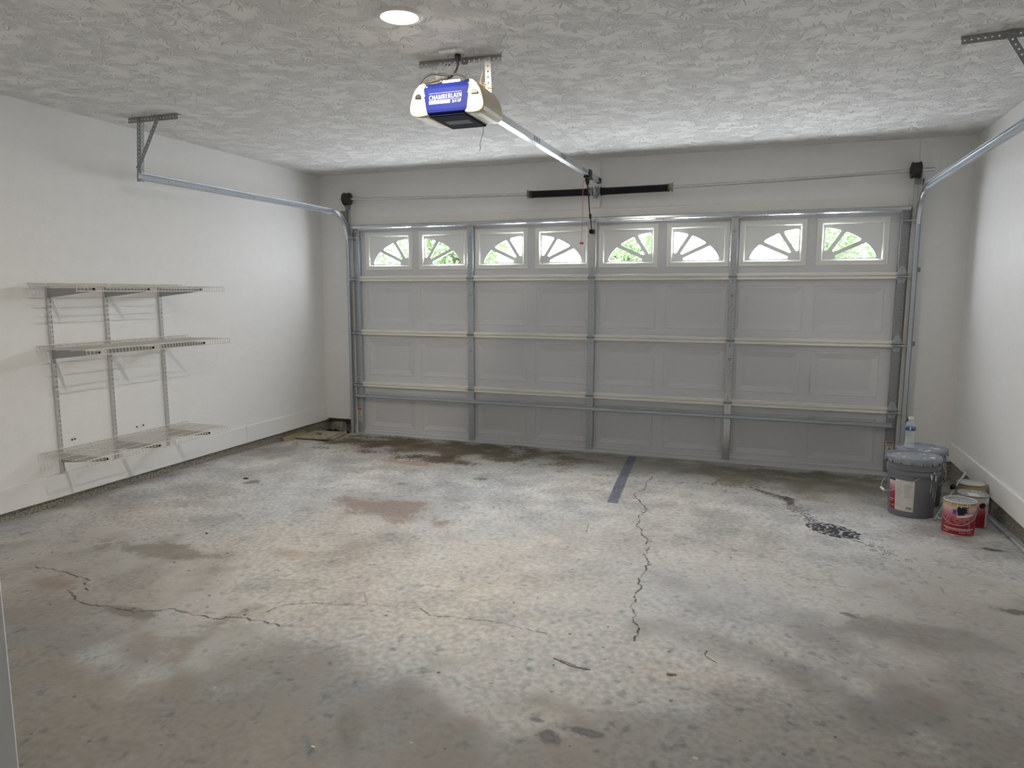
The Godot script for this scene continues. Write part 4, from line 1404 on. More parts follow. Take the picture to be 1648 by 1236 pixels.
# ---------------------------------------------------------------- the opener
func opener() -> void:
	var cx := 2.470
	var zf := 3.092
	var zr := 2.812
	var t := thing("garage_door_opener", "ceiling-hung garage door opener with blue cover, cream side lenses and steel rail", "door opener", Vector3(cx, 2.27, (zf + zr) / 2))
	# centre cover: upper slope, face, rounded toe; then the dark underside panel
	var b := B.new()
	var prof := [Vector2(zr + 0.005, 2.425), Vector2(zf - 0.035, 2.425), Vector2(zf - 0.006, 2.398), Vector2(zf - 0.002, 2.393), Vector2(zf + 0.004, 2.298), Vector2(zf + 0.003, 2.286), Vector2(zf - 0.004, 2.279), Vector2(zf - 0.012, 2.277)]
	var hw := func(y: float) -> float: return lerpf(0.094, 0.119, clampf((y - 2.277) / 0.13, 0.0, 1.0))
	for k in prof.size() - 1:
		var p: Vector2 = prof[k]; var q: Vector2 = prof[k + 1]
		var wp: float = hw.call(p.y) + 0.004; var wq: float = hw.call(q.y) + 0.004
		quad(b, Vector3(cx - wp, p.y, p.x), Vector3(cx - wq, q.y, q.x), Vector3(cx + wq, q.y, q.x), Vector3(cx + wp, p.y, p.x))
	box(b, Vector3(cx - 0.098, 2.281, zr), Vector3(cx + 0.098, 2.418, zf - 0.03), 0.004)
	box(b, Vector3(cx - 0.116, 2.36, zr), Vector3(cx + 0.116, 2.424, zf - 0.04), 0.003)
	var cover := obj("front_cover", b, M.blue, t)
	b = B.new()
	for x in [cx - 0.108, cx + 0.108]:
		lathe(b, [Vector2(0.0, 0.0), Vector2(0.005, 0.0), Vector2(0.004, 0.003), Vector2(0.0, 0.0035)], 10, Vector3(x, 2.407, zf - 0.018), Vector3(0, 0.74, 0.67).normalized())
	stuff(obj("cover_screw", b, M.dull, cover))
	b = B.new()
	box(b, Vector3(cx - 0.094, 2.268, zr + 0.006), Vector3(cx + 0.094, 2.279, zf - 0.008), 0.004)
	var under := obj("underside_panel", b, M.navy, t)
	b = B.new()
	box(b, Vector3(cx - 0.062, 2.2672, zf - 0.175), Vector3(cx + 0.066, 2.2682, zf - 0.105), 0.0)
	obj("underside_plate", b, M.navy_label, under)
	b = B.new()
	# printing on the face
	var n := Vector3(0, 0.0, 1.0)
	var face := Basis(Vector3(1, 0.018, 0), Vector3(0, 1, -0.055).normalized(), Vector3(0, 0.055, 1).normalized())
	letter_mesh("CHAMBERLAIN", cover, face, Vector3(cx - 0.004, 2.3545, zf + 0.0012), 0.166, 0.021)
	letter_mesh("3/4 HP", cover, face, Vector3(cx + 0.054, 2.3295, zf + 0.0022), 0.046, 0.0135)
	b = B.new()
	for q in [[-0.087, 0.079, 2.3705, 2.3722], [-0.087, 0.079, 2.3385, 2.3402], [-0.087, 0.022, 2.3225, 2.3365]]:
		var z0: float = zf + 0.0005 + (2.372 - q[2]) * 0.055
		box(b, Vector3(cx + q[0], q[2], z0 - 0.002), Vector3(cx + q[1], q[3], z0 + 0.0008))
	obj("printed_bar", b, M.lettering, cover)
	# side lenses
	for s in [-1.0, 1.0]:
		var lens := B.new()
		lens_shape(lens, cx, zf, zr, s)
		var lo := obj("light_lens", lens, M.cream, t)
		b = B.new()
		var ky := 2.392
		for k in 1:
			prism(b, PackedVector2Array([Vector2(-0.017, -0.008), Vector2(0.016, -0.010), Vector2(0.018, -0.002), Vector2(0.010, 0.009), Vector2(-0.002, 0.012), Vector2(-0.014, 0.004)]), -0.004, 0.0016, Transform3D(face, Vector3(cx + s * 0.143, ky - 0.028, zf + 0.0045)))
		obj("lens_latch", b, M.black, lo)
	# top: white terminal box, black capacitor dome
	b = B.new()
	box(b, Vector3(cx - 0.055, 2.425, zf - 0.11), Vector3(cx + 0.052, 2.440, zf - 0.045), 0.003)
	obj("terminal_block", b, M.white_plastic, t)
	b = B.new()
	lathe(b, [Vector2(0.040, 0.0), Vector2(0.040, 0.012), Vector2(0.034, 0.024), Vector2(0.018, 0.032), Vector2(0.0, 0.034)], 24, Vector3(cx + 0.065, 2.424, zf - 0.13))
	obj("motor_cap", b, M.black, t)
	# hanging straps and the ceiling angle
	var zs := 2.845
	b = B.new()
	perforated(b, Vector3(2.217, HC - 0.017, 2.862), Vector3(2.645, HC - 0.017, 2.826), Vector3(0, 0.034, 0))
	perforated(b, Vector3(2.217, HC - 0.0015, 2.846), Vector3(2.645, HC - 0.0015, 2.810), Vector3(0, 0, 0.032))
	obj("ceiling_angle", b, M.dull, t)
	b = B.new()
	perforated(b, Vector3(2.577, HC - 0.010, zs - 0.010), Vector3(2.584, 2.405, zs - 0.006), Vector3(0.031, 0, 0))
	obj("hanging_strap", b, M.standard, t)
	b = B.new()
	perforated(b, Vector3(2.292, HC - 0.010, zs + 0.012), Vector3(2.360, 2.405, zs + 0.010), Vector3(0.031, 0, 0))
	obj("hanging_strap", b, M.dull, t)
	b = B.new()
	perforated(b, Vector3(2.372, HC - 0.020, zs + 0.020), Vector3(2.305, 2.43, zs + 0.022), Vector3(0.026, 0, 0.004))
	obj("diagonal_brace", b, M.bright, t)
	# the rail to the header
	b = B.new()
	var r0 := Vector3(2.470, 2.412, zr + 0.01)
	var r1 := Vector3(2.502, 2.414, 0.075)
	var d := (r1 - r0).normalized()
	var side := d.cross(Vector3.UP).normalized()
	var up := side.cross(d)
	var xf := Basis(side, up, d) if side.cross(up).dot(d) > 0 else Basis(-side, up, d)
	sweep(b, PackedVector2Array([Vector2(-0.020, -0.024), Vector2(0.020, -0.024), Vector2(0.020, -0.021), Vector2(0.016, -0.019), Vector2(0.016, 0.019), Vector2(0.012, 0.022), Vector2(-0.012, 0.022), Vector2(-0.016, 0.019), Vector2(-0.016, -0.019), Vector2(-0.020, -0.021)]), [Transform3D(xf, r0), Transform3D(xf, r1)])
	var rail := obj("rail", b, M.bright, t)
	b = B.new()
	for f in [0.06, 0.36, 0.58, 0.80]:
		for k in 4:
			var p := r0.lerp(r1, f + 0.012 * k)
			box(b, p + Vector3(0.0150, -0.013, -0.004), p + Vector3(0.0168, 0.015, 0.004))
	stuff(obj("rail_slot", b, M.black, rail))
	b = B.new()
	box(b, Vector3(2.483, 2.388, 0.014), Vector3(2.523, 2.432, 0.022), 0.002)
	box(b, Vector3(2.484, 2.392, 0.018), Vector3(2.487, 2.430, 0.085), 0.001)
	box(b, Vector3(2.518, 2.392, 0.018), Vector3(2.521, 2.430, 0.085), 0.001)
	tube(b, [Vector3(2.478, 2.414, 0.072), Vector3(2.527, 2.414, 0.072)], 0.005, 8)
	obj("header_bracket", b, M.drum, t)
	# the aerial wire that hangs from the head, and loose bell wires on top
	b = B.new()
	tube(b, smooth_path([Vector3(cx + 0.082, 2.270, zr + 0.02), Vector3(cx + 0.080, 2.235, zr + 0.02), Vector3(cx + 0.070, 2.20, zr + 0.025), Vector3(cx + 0.064, 2.18, zr + 0.02), Vector3(cx + 0.066, 2.165, zr + 0.02), Vector3(cx + 0.060, 2.150, zr + 0.02)], 5), 0.0013, 6)
	obj("aerial_wire", b, M.black, t)
	b = B.new()
	for k in 5:
		var x := cx + 0.105 + 0.012 * k
		tube(b, smooth_path([Vector3(cx + 0.115, 2.408, zf - 0.10), Vector3(x, 2.432 + 0.006 * (k % 3), zf - 0.12 - 0.01 * k), Vector3(x + 0.02, 2.428 - 0.004 * k, zf - 0.13), Vector3(cx + 0.17 + 0.004 * k, 2.405, zf - 0.14)], 6), 0.0014, 6)
	tube(b, smooth_path([Vector3(cx + 0.128, 2.41, zf - 0.11), Vector3(cx + 0.126, 2.45, zf - 0.12), Vector3(cx + 0.133, 2.47, zf - 0.12), Vector3(cx + 0.137, 2.49, zf - 0.115)], 6), 0.0014, 6)
	obj("bell_wires", b, M.tan_wire, t)

	# the plug-in point and the opener's flex
	t = thing("outlet_plate", "grey outlet plate on the ceiling above the opener, with a black plug in it", "outlet", Vector3(2.44, HC, 2.92))
	b = B.new()
	box(b, Vector3(2.375, HC - 0.007, 2.872), Vector3(2.498, HC + 0.001, 2.985), 0.002)
	obj("cover_plate", b, M.white_plastic, t)
	b = B.new()
	for p in [[2.395, 2.905], [2.432, 2.905], [2.477, 2.905]]:
		lathe(b, [Vector2(0.0, 0.0), Vector2(0.006, 0.0), Vector2(0.005, 0.002), Vector2(0.0, 0.0025)], 12, Vector3(p[0], HC - 0.007, p[1]), Vector3(0, -1, 0))
	stuff(obj("plate_screw", b, M.bright, t))
	t = thing("power_cord", "dark grey power cord looping from the ceiling outlet down over the opener", "power cord", Vector3(2.453, HC - 0.007, 2.92))
	b = B.new()
	lathe(b, [Vector2(0.0, 0.0), Vector2(0.014, 0.0), Vector2(0.015, 0.004), Vector2(0.015, 0.018), Vector2(0.011, 0.030), Vector2(0.007, 0.034), Vector2(0.0065, 0.048), Vector2(0.0, 0.048)], 18, Vector3(2.453, HC - 0.0072, 2.915), Vector3(0, -1, 0))
	obj("plug", b, M.cord, t)
	b = B.new()
	tube(b, smooth_path([Vector3(2.453, HC - 0.05, 2.915), Vector3(2.452, HC - 0.08, 2.93), Vector3(2.446, HC - 0.125, 2.975), Vector3(2.42, HC - 0.148, 3.02), Vector3(2.36, HC - 0.163, 3.05), Vector3(2.305, HC - 0.168, 3.03), Vector3(2.315, HC - 0.130, 3.01), Vector3(2.352, HC - 0.112, 3.0), Vector3(2.42, HC - 0.122, 3.0), Vector3(2.48, HC - 0.122, 2.99), Vector3(2.513, HC - 0.136, 2.98), Vector3(2.518, HC - 0.164, 2.98), Vector3(2.50, HC - 0.172, 2.96)], 7), 0.0048, 8)
	obj("flex", b, M.cord, t)
	b = B.new()
	tube(b, smooth_path([Vector3(2.36, HC - 0.173, 3.055), Vector3(2.385, HC - 0.178, 3.065), Vector3(2.42, HC - 0.172, 3.055), Vector3(2.44, HC - 0.150, 3.02), Vector3(2.43, HC - 0.118, 2.99), Vector3(2.38, HC - 0.108, 2.985)], 7), 0.0044, 8)
	obj("flex_loop", b, M.cord, t)

	# trolley with its arm; the release cord hangs from it
	t = thing("opener_trolley", "black opener trolley on the rail with a straight arm down to the garage door", "trolley", Vector3(2.490, 2.37, 0.40))
	b = B.new()
	box(b, Vector3(2.474, 2.372, 0.33), Vector3(2.524, 2.386, 0.47), 0.003)
	box(b, Vector3(2.472, 2.380, 0.36), Vector3(2.478, 2.432, 0.44), 0.002)
	box(b, Vector3(2.518, 2.380, 0.36), Vector3(2.524, 2.432, 0.44), 0.002)
	box(b, Vector3(2.478, 2.434, 0.345), Vector3(2.520, 2.446, 0.42), 0.003)
	prism(b, PackedVector2Array([Vector2(0.36, 2.374), Vector2(0.44, 2.374), Vector2(0.425, 2.345), Vector2(0.405, 2.325), Vector2(0.385, 2.325), Vector2(0.37, 2.35)]), -0.010, 0.010, Transform3D(Basis(Vector3(0, 0, 1), Vector3(0, 1, 0), Vector3(-1, 0, 0)), Vector3(2.492, 0, 0)))
	obj("carriage", b, M.black, t)
	b = B.new()
	var a0 := Vector3(2.492, 2.352, 0.395)
	var a1 := Vector3(2.447, 1.972, 0.060)
	bar(b, a0, a0.lerp(a1, 0.72), 0.022, 0.005)
	bar(b, a0.lerp(a1, 0.64) + Vector3(0.006, 0, 0), a1 + Vector3(0.006, 0, 0), 0.024, 0.005)
	for f in [0.66, 0.70]:
		var p := a0.lerp(a1, f)
		tube(b, [p + Vector3(-0.008, 0, 0), p + Vector3(0.016, 0, 0)], 0.006, 6)
	var arm := obj("arm", b, M.black, t)
	b = B.new()
	box(b, Vector3(2.436, 1.958, 0.006), Vector3(2.439, 1.995, 0.075), 0.001)
	box(b, Vector3(2.464, 1.958, 0.006), Vector3(2.467, 1.995, 0.075), 0.001)
	box(b, Vector3(2.436, 1.958, 0.0056), Vector3(2.467, 1.995, 0.008), 0.001)
	tube(b, [Vector3(2.431, 1.973, 0.060), Vector3(2.472, 1.973, 0.060)], 0.005, 8)
	obj("clevis", b, M.black, arm)
	t = thing("release_cord", "thin red emergency release cord with a red handle, hanging from the opener trolley", "release cord", Vector3(2.462, 2.36, 0.405))
	b = B.new()
	tube(b, smooth_path([Vector3(2.490, 2.330, 0.400), Vector3(2.484, 2.352, 0.408), Vector3(2.470, 2.358, 0.41), Vector3(2.460, 2.34, 0.41), Vector3(2.458, 2.2, 0.41), Vector3(2.455, 2.0, 0.41), Vector3(2.453, 1.858, 0.41)], 6), 0.0022, 6)
	tube(b, smooth_path([Vector3(2.470, 2.356, 0.405), Vector3(2.482, 2.345, 0.406), Vector3(2.489, 2.32, 0.405), Vector3(2.490, 2.300, 0.404)], 5), 0.0022, 6)
	obj("cord", b, M.pink_cord, t)
	b = B.new()
	tube(b, [Vector3(2.437, 1.853, 0.41), Vector3(2.441, 1.853, 0.41), Vector3(2.453, 1.850, 0.41), Vector3(2.466, 1.852, 0.41), Vector3(2.471, 1.851, 0.41)], [0.006, 0.009, 0.0065, 0.0095, 0.007], 12)
	tube(b, [Vector3(2.455, 1.850, 0.41), Vector3(2.462, 1.838, 0.412)], 0.0022, 6)
	obj("handle", b, M.red, t)

func bar(b: B, p: Vector3, q: Vector3, wide: float, thick: float) -> void:
	# a flat bar standing on edge: thin across x
	var d := (q - p).normalized()
	var xx := Vector3(1, 0, 0)
	xx = (xx - d * xx.dot(d)).normalized()
	var yy := d.cross(xx)
	var h := wide / 2.0
	var k := thick / 2.0
	sweep(b, PackedVector2Array([Vector2(-k, -h), Vector2(k, -h), Vector2(k, h), Vector2(-k, h)]), [Transform3D(Basis(xx, yy, d), p), Transform3D(Basis(xx, yy, d), q)])

func letter_mesh(text: String, parent: Node, turn: Basis, at: Vector3, wide: float, high: float) -> void:
	var tm := TextMesh.new()
	var f := SystemFont.new()
	f.font_names = PackedStringArray(["Droid Sans"])
	f.font_weight = 700
	tm.font = f
	tm.text = text
	tm.font_size = 64
	tm.pixel_size = 0.001
	tm.depth = 0.02
	var box_ := tm.get_aabb()
	var o := MeshInstance3D.new()
	o.name = "lettering"
	o.mesh = tm
	o.material_override = M.lettering
	var sx := wide / maxf(box_.size.x, 0.001)
	var sy := high / maxf(box_.size.y, 0.001)
	var c := box_.get_center()
	var bs := Basis(turn.x * sx, turn.y * sy, turn.z * 0.05)
	o.transform = Transform3D(bs, at - O - bs * c)
	parent.add_child(o, true)

func lens_shape(b: B, cx: float, zf: float, zr: float, s: float) -> void:
	# outline in x (outwards from the cover), y; lofted from the face to the back with rounded ends
	var outer := [Vector2(0.120, 2.424), Vector2(0.136, 2.419), Vector2(0.156, 2.402), Vector2(0.172, 2.378), Vector2(0.182, 2.350), Vector2(0.190, 2.318), Vector2(0.190, 2.298), Vector2(0.183, 2.283), Vector2(0.166, 2.273), Vector2(0.140, 2.270), Vector2(0.112, 2.272), Vector2(0.096, 2.276)]
	var inner := [Vector2(0.119, 2.424), Vector2(0.116, 2.40), Vector2(0.108, 2.36), Vector2(0.100, 2.32), Vector2(0.096, 2.29), Vector2(0.095, 2.276)]
	var slices := [[zf - 0.000, 0.80], [zf + 0.0045, 0.90], [zf + 0.002, 0.955], [zf - 0.008, 0.985], [zf - 0.026, 1.0]]
	var nb := 22
	for k in nb + 1:
		var f := float(k) / nb
		slices.append([lerpf(zf - 0.032, zr + 0.04, f), 1.0 - 0.035 * f * f - (0.010 if k % 2 else 0.0)])
	slices.append([zr + 0.02, 0.93])
	slices.append([zr + 0.005, 0.84])
	slices.append([zr, 0.72])
	var mid := Vector2(0.112, 2.335)
	var rings := []
	for sl in slices:
		var ring := []
		var rib: bool = sl[1] < 0.995 and sl[0] < zf - 0.03 and sl[0] > zr + 0.03
		for i in outer.size():
			var p: Vector2 = outer[i]
			var k: float = sl[1]
			if rib and i < 6: k = 1.0 - 0.035 * pow((zf - sl[0]) / (zf - zr), 2.0)
			var q := mid + (p - mid) * k
			ring.append(Vector3(cx + s * q.x, q.y, sl[0]))
		rings.append(ring)
	for i in rings.size() - 1:
		for k in outer.size() - 1:
			var p: Vector3 = rings[i][k]; var q: Vector3 = rings[i][k + 1]; var r: Vector3 = rings[i + 1][k + 1]; var u: Vector3 = rings[i + 1][k]
			if s < 0: quad(b, u, r, q, p) if false else quad(b, p, u, r, q)
			else: quad(b, p, q, r, u)
	# face and back caps: fans round a middle point
	for e in [0, rings.size() - 1]:
		var ring: Array = rings[e].duplicate()
		var sc: float = maxf(slices[e][1], 0.8)
		for i in range(inner.size() - 1, -1, -1):
			ring.append(Vector3(cx + s * inner[i].x, mid.y + (inner[i].y - mid.y) * sc, ring[0].z))
		var c := Vector3(cx + s * 0.138, mid.y, ring[0].z)
		for k in ring.size():
			var p: Vector3 = ring[k]; var q: Vector3 = ring[(k + 1) % ring.size()]
			if (s > 0) == (e == 0): tri(b, c, q, p)
			else: tri(b, c, p, q)
	# side towards the cover
	for i in inner.size() - 1:
		var p := Vector3(cx + s * inner[i].x, inner[i].y, zf); var q := Vector3(cx + s * inner[i + 1].x, inner[i + 1].y, zf)
		var p2 := Vector3(p.x, p.y, zr); var q2 := Vector3(q.x, q.y, zr)
		if s > 0: quad(b, p, p2, q2, q)
		else: quad(b, p, q, q2, p2)

# ---------------------------------------------------------------- wire shelves
func shelving() -> void:
	# slotted standards screwed to the wall
	var zs := [2.975, 2.562, 2.097]
	var names := ["slotted white shelf standard on the left wall, nearest to the viewer", "middle slotted white shelf standard on the left wall", "slotted white shelf standard on the left wall, nearest to the garage door"]
	var proto: Node3D = null
	for k in 3:
		var at := Vector3(XL, 0.272, zs[k])
		if proto == null:
			proto = thing("shelf_standard", names[k], "shelf standard", at, "standards of the wire shelves")
			standard(proto, at)
		else:
			dup(proto, at, names[k])
	# brackets, three to a shelf
	var decks := [[1.476, 1.890, 3.112, "top"], [1.086, 1.856, 3.092, "middle"], [0.408, 1.906, 3.142, "bottom"]]
	var where := ["nearest to the viewer", "in the middle", "nearest to the garage door"]
	proto = null
	for d in decks:
		for k in 3:
			var at := Vector3(XL + 0.012, d[0], zs[k])
			var label := "grey tapered bracket under the %s wire shelf, %s" % [d[3], where[k]]
			if proto == null:
				proto = thing("shelf_bracket", label, "shelf bracket", at, "brackets of the wire shelves")
				var b := B.new()
				for s in [-0.006, 0.006]:
					prism(b, PackedVector2Array([Vector2(0.0, -0.006), Vector2(0.388, -0.006), Vector2(0.398, -0.010), Vector2(0.398, -0.018), Vector2(0.38, -0.026), Vector2(0.03, -0.062), Vector2(0.004, -0.066), Vector2(0.0, -0.062)]), s - 0.0009, s + 0.0009, Transform3D(Basis.IDENTITY, at))
				box(b, at + Vector3(0.002, -0.0075, -0.0065), at + Vector3(0.388, -0.0055, 0.0065), 0.0005)
				obj("bracket_arm", b, M.bracket, proto)
				b = B.new()
				box(b, at + Vector3(0.384, -0.018, -0.007), at + Vector3(0.402, -0.0045, 0.007), 0.002)
				obj("end_clip", b, M.black, proto)
				b = B.new()
				for y in [-0.020, -0.052]:
					box(b, at + Vector3(-0.016, y - 0.004, -0.0068), at + Vector3(0.002, y + 0.004, -0.0052))
					box(b, at + Vector3(-0.016, y - 0.004, 0.0052), at + Vector3(0.002, y + 0.004, 0.0068))
				stuff(obj("hook", b, M.bracket, proto))
			else:
				dup(proto, at, label)
	proto = null
	for d in decks:
		var at := Vector3(XL + 0.02, d[0], d[1])
		var label := "white ventilated wire shelf, %s of the three on the left wall" % d[3]
		if proto == null:
			proto = thing("wire_shelf", label, "wire shelf", at, "wire shelves on the left wall")
			wire_shelf(proto, at, d[2] - d[1])
		else:
			dup(proto, at, label)
	# screws left in the wall by the bottom shelf
	var n := 0
	for p in [[2.888, 0.475], [2.868, 0.476], [2.375, 0.468], [2.318, 0.470]]:
		O = Vector3(XL, p[1], p[0])
		var b := B.new()
		lathe(b, [Vector2(0.003, 0.0), Vector2(0.003, 0.003), Vector2(0.0065, 0.005), Vector2(0.005, 0.008), Vector2(0.0, 0.009)], 10, O, Vector3(1, 0, 0))
		var o := obj("wall_screw", b, M.drum)
		tag(o, ["dark screw in the left wall above the bottom shelf, nearest to the viewer", "dark screw close beside the one nearest to the viewer, above the bottom shelf", "dark screw in the wall just right of the middle standard, above the bottom shelf", "dark screw in the wall above the bottom shelf, farthest from the viewer"][n], "screw", "screws in the wall above the bottom shelf")
		n += 1

func standard(t: Node3D, at: Vector3) -> void:
	# a folded channel 26 mm wide whose face is a grid of strips with real slots
	var b := B.new()
	var w := 0.013
	var d := 0.014
	var hi := 1.205
	var cols := [-w, -0.0085, -0.0045, 0.0045, 0.0085, w]
	var ys := [0.0]
	var y := 0.016
	while y + 0.018 < hi:
		ys.append(y); ys.append(y + 0.018)
		y += 0.032
	ys.append(hi)
	for j in ys.size() - 1:
		var slot := j % 2 == 1
		for i in 5:
			if slot and i in [1, 3]: continue
			if not slot and i > 0: continue
			var z0: float = cols[i]; var z1: float = cols[i + 1] if slot else cols[5]
			quad(b, at + Vector3(d, ys[j], z1), at + Vector3(d, ys[j], z0), at + Vector3(d, ys[j + 1], z0), at + Vector3(d, ys[j + 1], z1))
	for s in [-1.0, 1.0]:
		box(b, at + Vector3(0.0, 0.0, s * w - 0.0008), at + Vector3(d - 0.0002, hi, s * w + 0.0008))
	box(b, at + Vector3(0.0, 0.0, -w), at + Vector3(0.001, hi, w))
	obj("channel", b, M.standard, t)

func wire_shelf(t: Node3D, at: Vector3, length: float) -> void:
	var depth := 0.406
	var rr := 0.0030
	# lengthwise rods: back rod (raised), three under the deck, the two of the front lip
	for p in [[0.0, 0.020, 0.0034], [0.012, -0.003, rr], [0.15, -0.003, rr], [0.28, -0.003, rr], [depth - 0.004, 0.004, 0.0034], [depth, -0.030, 0.0034]]:
		var b := B.new()
		tube(b, [at + Vector3(p[0], p[1] + 0.006, 0.0), at + Vector3(p[0], p[1] + 0.006, length)], p[2], 7)
		obj("long_wire", b, M.wire_white, t)
	# close cross wires, bent up at the back and down over the lip
	var b := B.new()
	var n := int(length / 0.0254)
	for k in n + 1:
		var z := length * k / n
		tube(b, [at + Vector3(0.001, 0.026, z), at + Vector3(0.013, 0.0075, z), at + Vector3(0.03, 0.0065, z), at + Vector3(depth - 0.006, 0.0075, z), at + Vector3(depth + 0.0035, 0.004, z), at + Vector3(depth + 0.004, -0.026, z)], 0.0018, 6)
	stuff(obj("cross_wires", b, M.wire_white, t))

# ---------------------------------------------------------------- boards and rubble in the left corner
func left_corner() -> void:
	var base := Vector3(-0.19, floor_y(-0.19, 0.4), 0.40)
	var y0 := base.y + 0.003
	var t := thing("board", "lower of two pale boards on the floor in the left corner, showing at the right", "board", base, "boards lying in the left corner")
	var b := B.new()
	slab(b, [Vector2(-0.335, 0.50), Vector2(-0.345, 0.20), Vector2(-0.052, 0.130), Vector2(0.020, 0.475)], y0, y0 + 0.013)
	obj("plank", b, M.board, t)
	t = thing("board", "upper of two pale flat boards in the left corner, a small latch on it", "board", Vector3(-0.19, y0 + 0.014, 0.4), "boards lying in the left corner")
	b = B.new()
	slab(b, [Vector2(-0.350, 0.585), Vector2(-0.358, 0.235), Vector2(-0.066, 0.215), Vector2(-0.010, 0.558)], y0 + 0.014, y0 + 0.026)
	obj("plank", b, M.board, t)
	t = thing("latch", "small dark metal latch lying on the upper board", "latch", Vector3(-0.215, y0 + 0.0265, 0.40))
	b = B.new()
	box(b, Vector3(-0.240, y0 + 0.0262, 0.395), Vector3(-0.175, y0 + 0.0290, 0.408), 0.001)
	box(b, Vector3(-0.192, y0 + 0.0285, 0.393), Vector3(-0.176, y0 + 0.0370, 0.410), 0.002)
	tube(b, smooth_path([Vector3(-0.232, y0 + 0.029, 0.401), Vector3(-0.222, y0 + 0.038, 0.401), Vector3(-0.205, y0 + 0.037, 0.401), Vector3(-0.198, y0 + 0.030, 0.401)], 4), 0.0022, 6)
	obj("latch_body", b, M.drum, t)
	O = Vector3(-0.362, floor_y(-0.36, 0.6), 0.60)
	b = B.new()
	box(b, Vector3(-0.374, O.y + 0.0005, 0.42), Vector3(-0.352, O.y + 0.046, 0.745), 0.002)
	tag(obj("timber_offcut", b, M.wood), "yellowish strip of timber on edge against the left footing, beside the boards", "offcut")
	# broken lump of concrete in the gap beside the track
	O = Vector3(-0.21, 0.0, -0.03)
	b = B.new()
	lump(b, Vector3(-0.265, 0.030, -0.040), Vector3(0.085, 0.062, 0.045), 3, 0.35)
	tag(obj("concrete_lump", b, M.curb), "grey broken concrete lump in the gap left of the door track", "rubble")
	O = Vector3(-0.12, 0.0, 0.0)
	b = B.new()
	var r := RandomNumberGenerator.new()
	r.seed = 12
	for k in 26:
		lump(b, Vector3(r.randf_range(-0.33, -0.06), floor_y(0, 0) + 0.010, r.randf_range(0.035, 0.11)), Vector3.ONE * r.randf_range(0.006, 0.020), 40 + k, 0.3)
	stuff(tag(obj("rubble", b, M.dirt), "dark crumbled dirt and rubble in the left corner, behind the boards", "rubble"))
	O = Vector3(5.2, 0.0, 0.0)
	b = B.new()
	for k in 14:
		lump(b, Vector3(r.randf_range(5.05, 5.30), floor_y(5, 0) + 0.006, r.randf_range(-0.02, 0.12)), Vector3.ONE * r.randf_range(0.006, 0.018), 80 + k, 0.3)
	stuff(tag(obj("rubble", b, M.dirt), "dark crumbled dirt in the right corner, behind the buckets", "rubble"))

func slab(b: B, pts: Array, y0: float, y1: float) -> void:
	# a flat board from its corners in x, z
	var poly := PackedVector2Array()
	for p in pts: poly.append(Vector2(p.x, -p.y))
	prism(b, poly, y0, y1, Transform3D(Basis(Vector3(1, 0, 0), Vector3(0, 0, -1), Vector3(0, 1, 0)), Vector3.ZERO))

func lump(b: B, c: Vector3, size: Vector3, seed_: int, rough: float) -> void:
	var f := FastNoiseLite.new()
	f.seed = seed_
	f.frequency = 0.9
	var rows := 7
	var cols := 10
	var g := []
	for j in rows + 1:
		var row := []
		for i in cols:
			var v := PI * j / rows - PI / 2
			var a := TAU * i / cols
			var d := Vector3(cos(v) * cos(a), sin(v), -cos(v) * sin(a))
			d = Vector3(sign(d.x) * pow(absf(d.x), 0.7), sign(d.y) * pow(absf(d.y), 0.7), sign(d.z) * pow(absf(d.z), 0.7))
			row.append(c + d * size * (1.0 + rough * f.get_noise_3d(d.x * 2, d.y * 2, d.z * 2) * 1.6))
		g.append(row)
	for j in rows:
		for i in cols:
			var k := (i + 1) % cols
			quad(b, g[j][i], g[j][k], g[j + 1][k], g[j + 1][i])

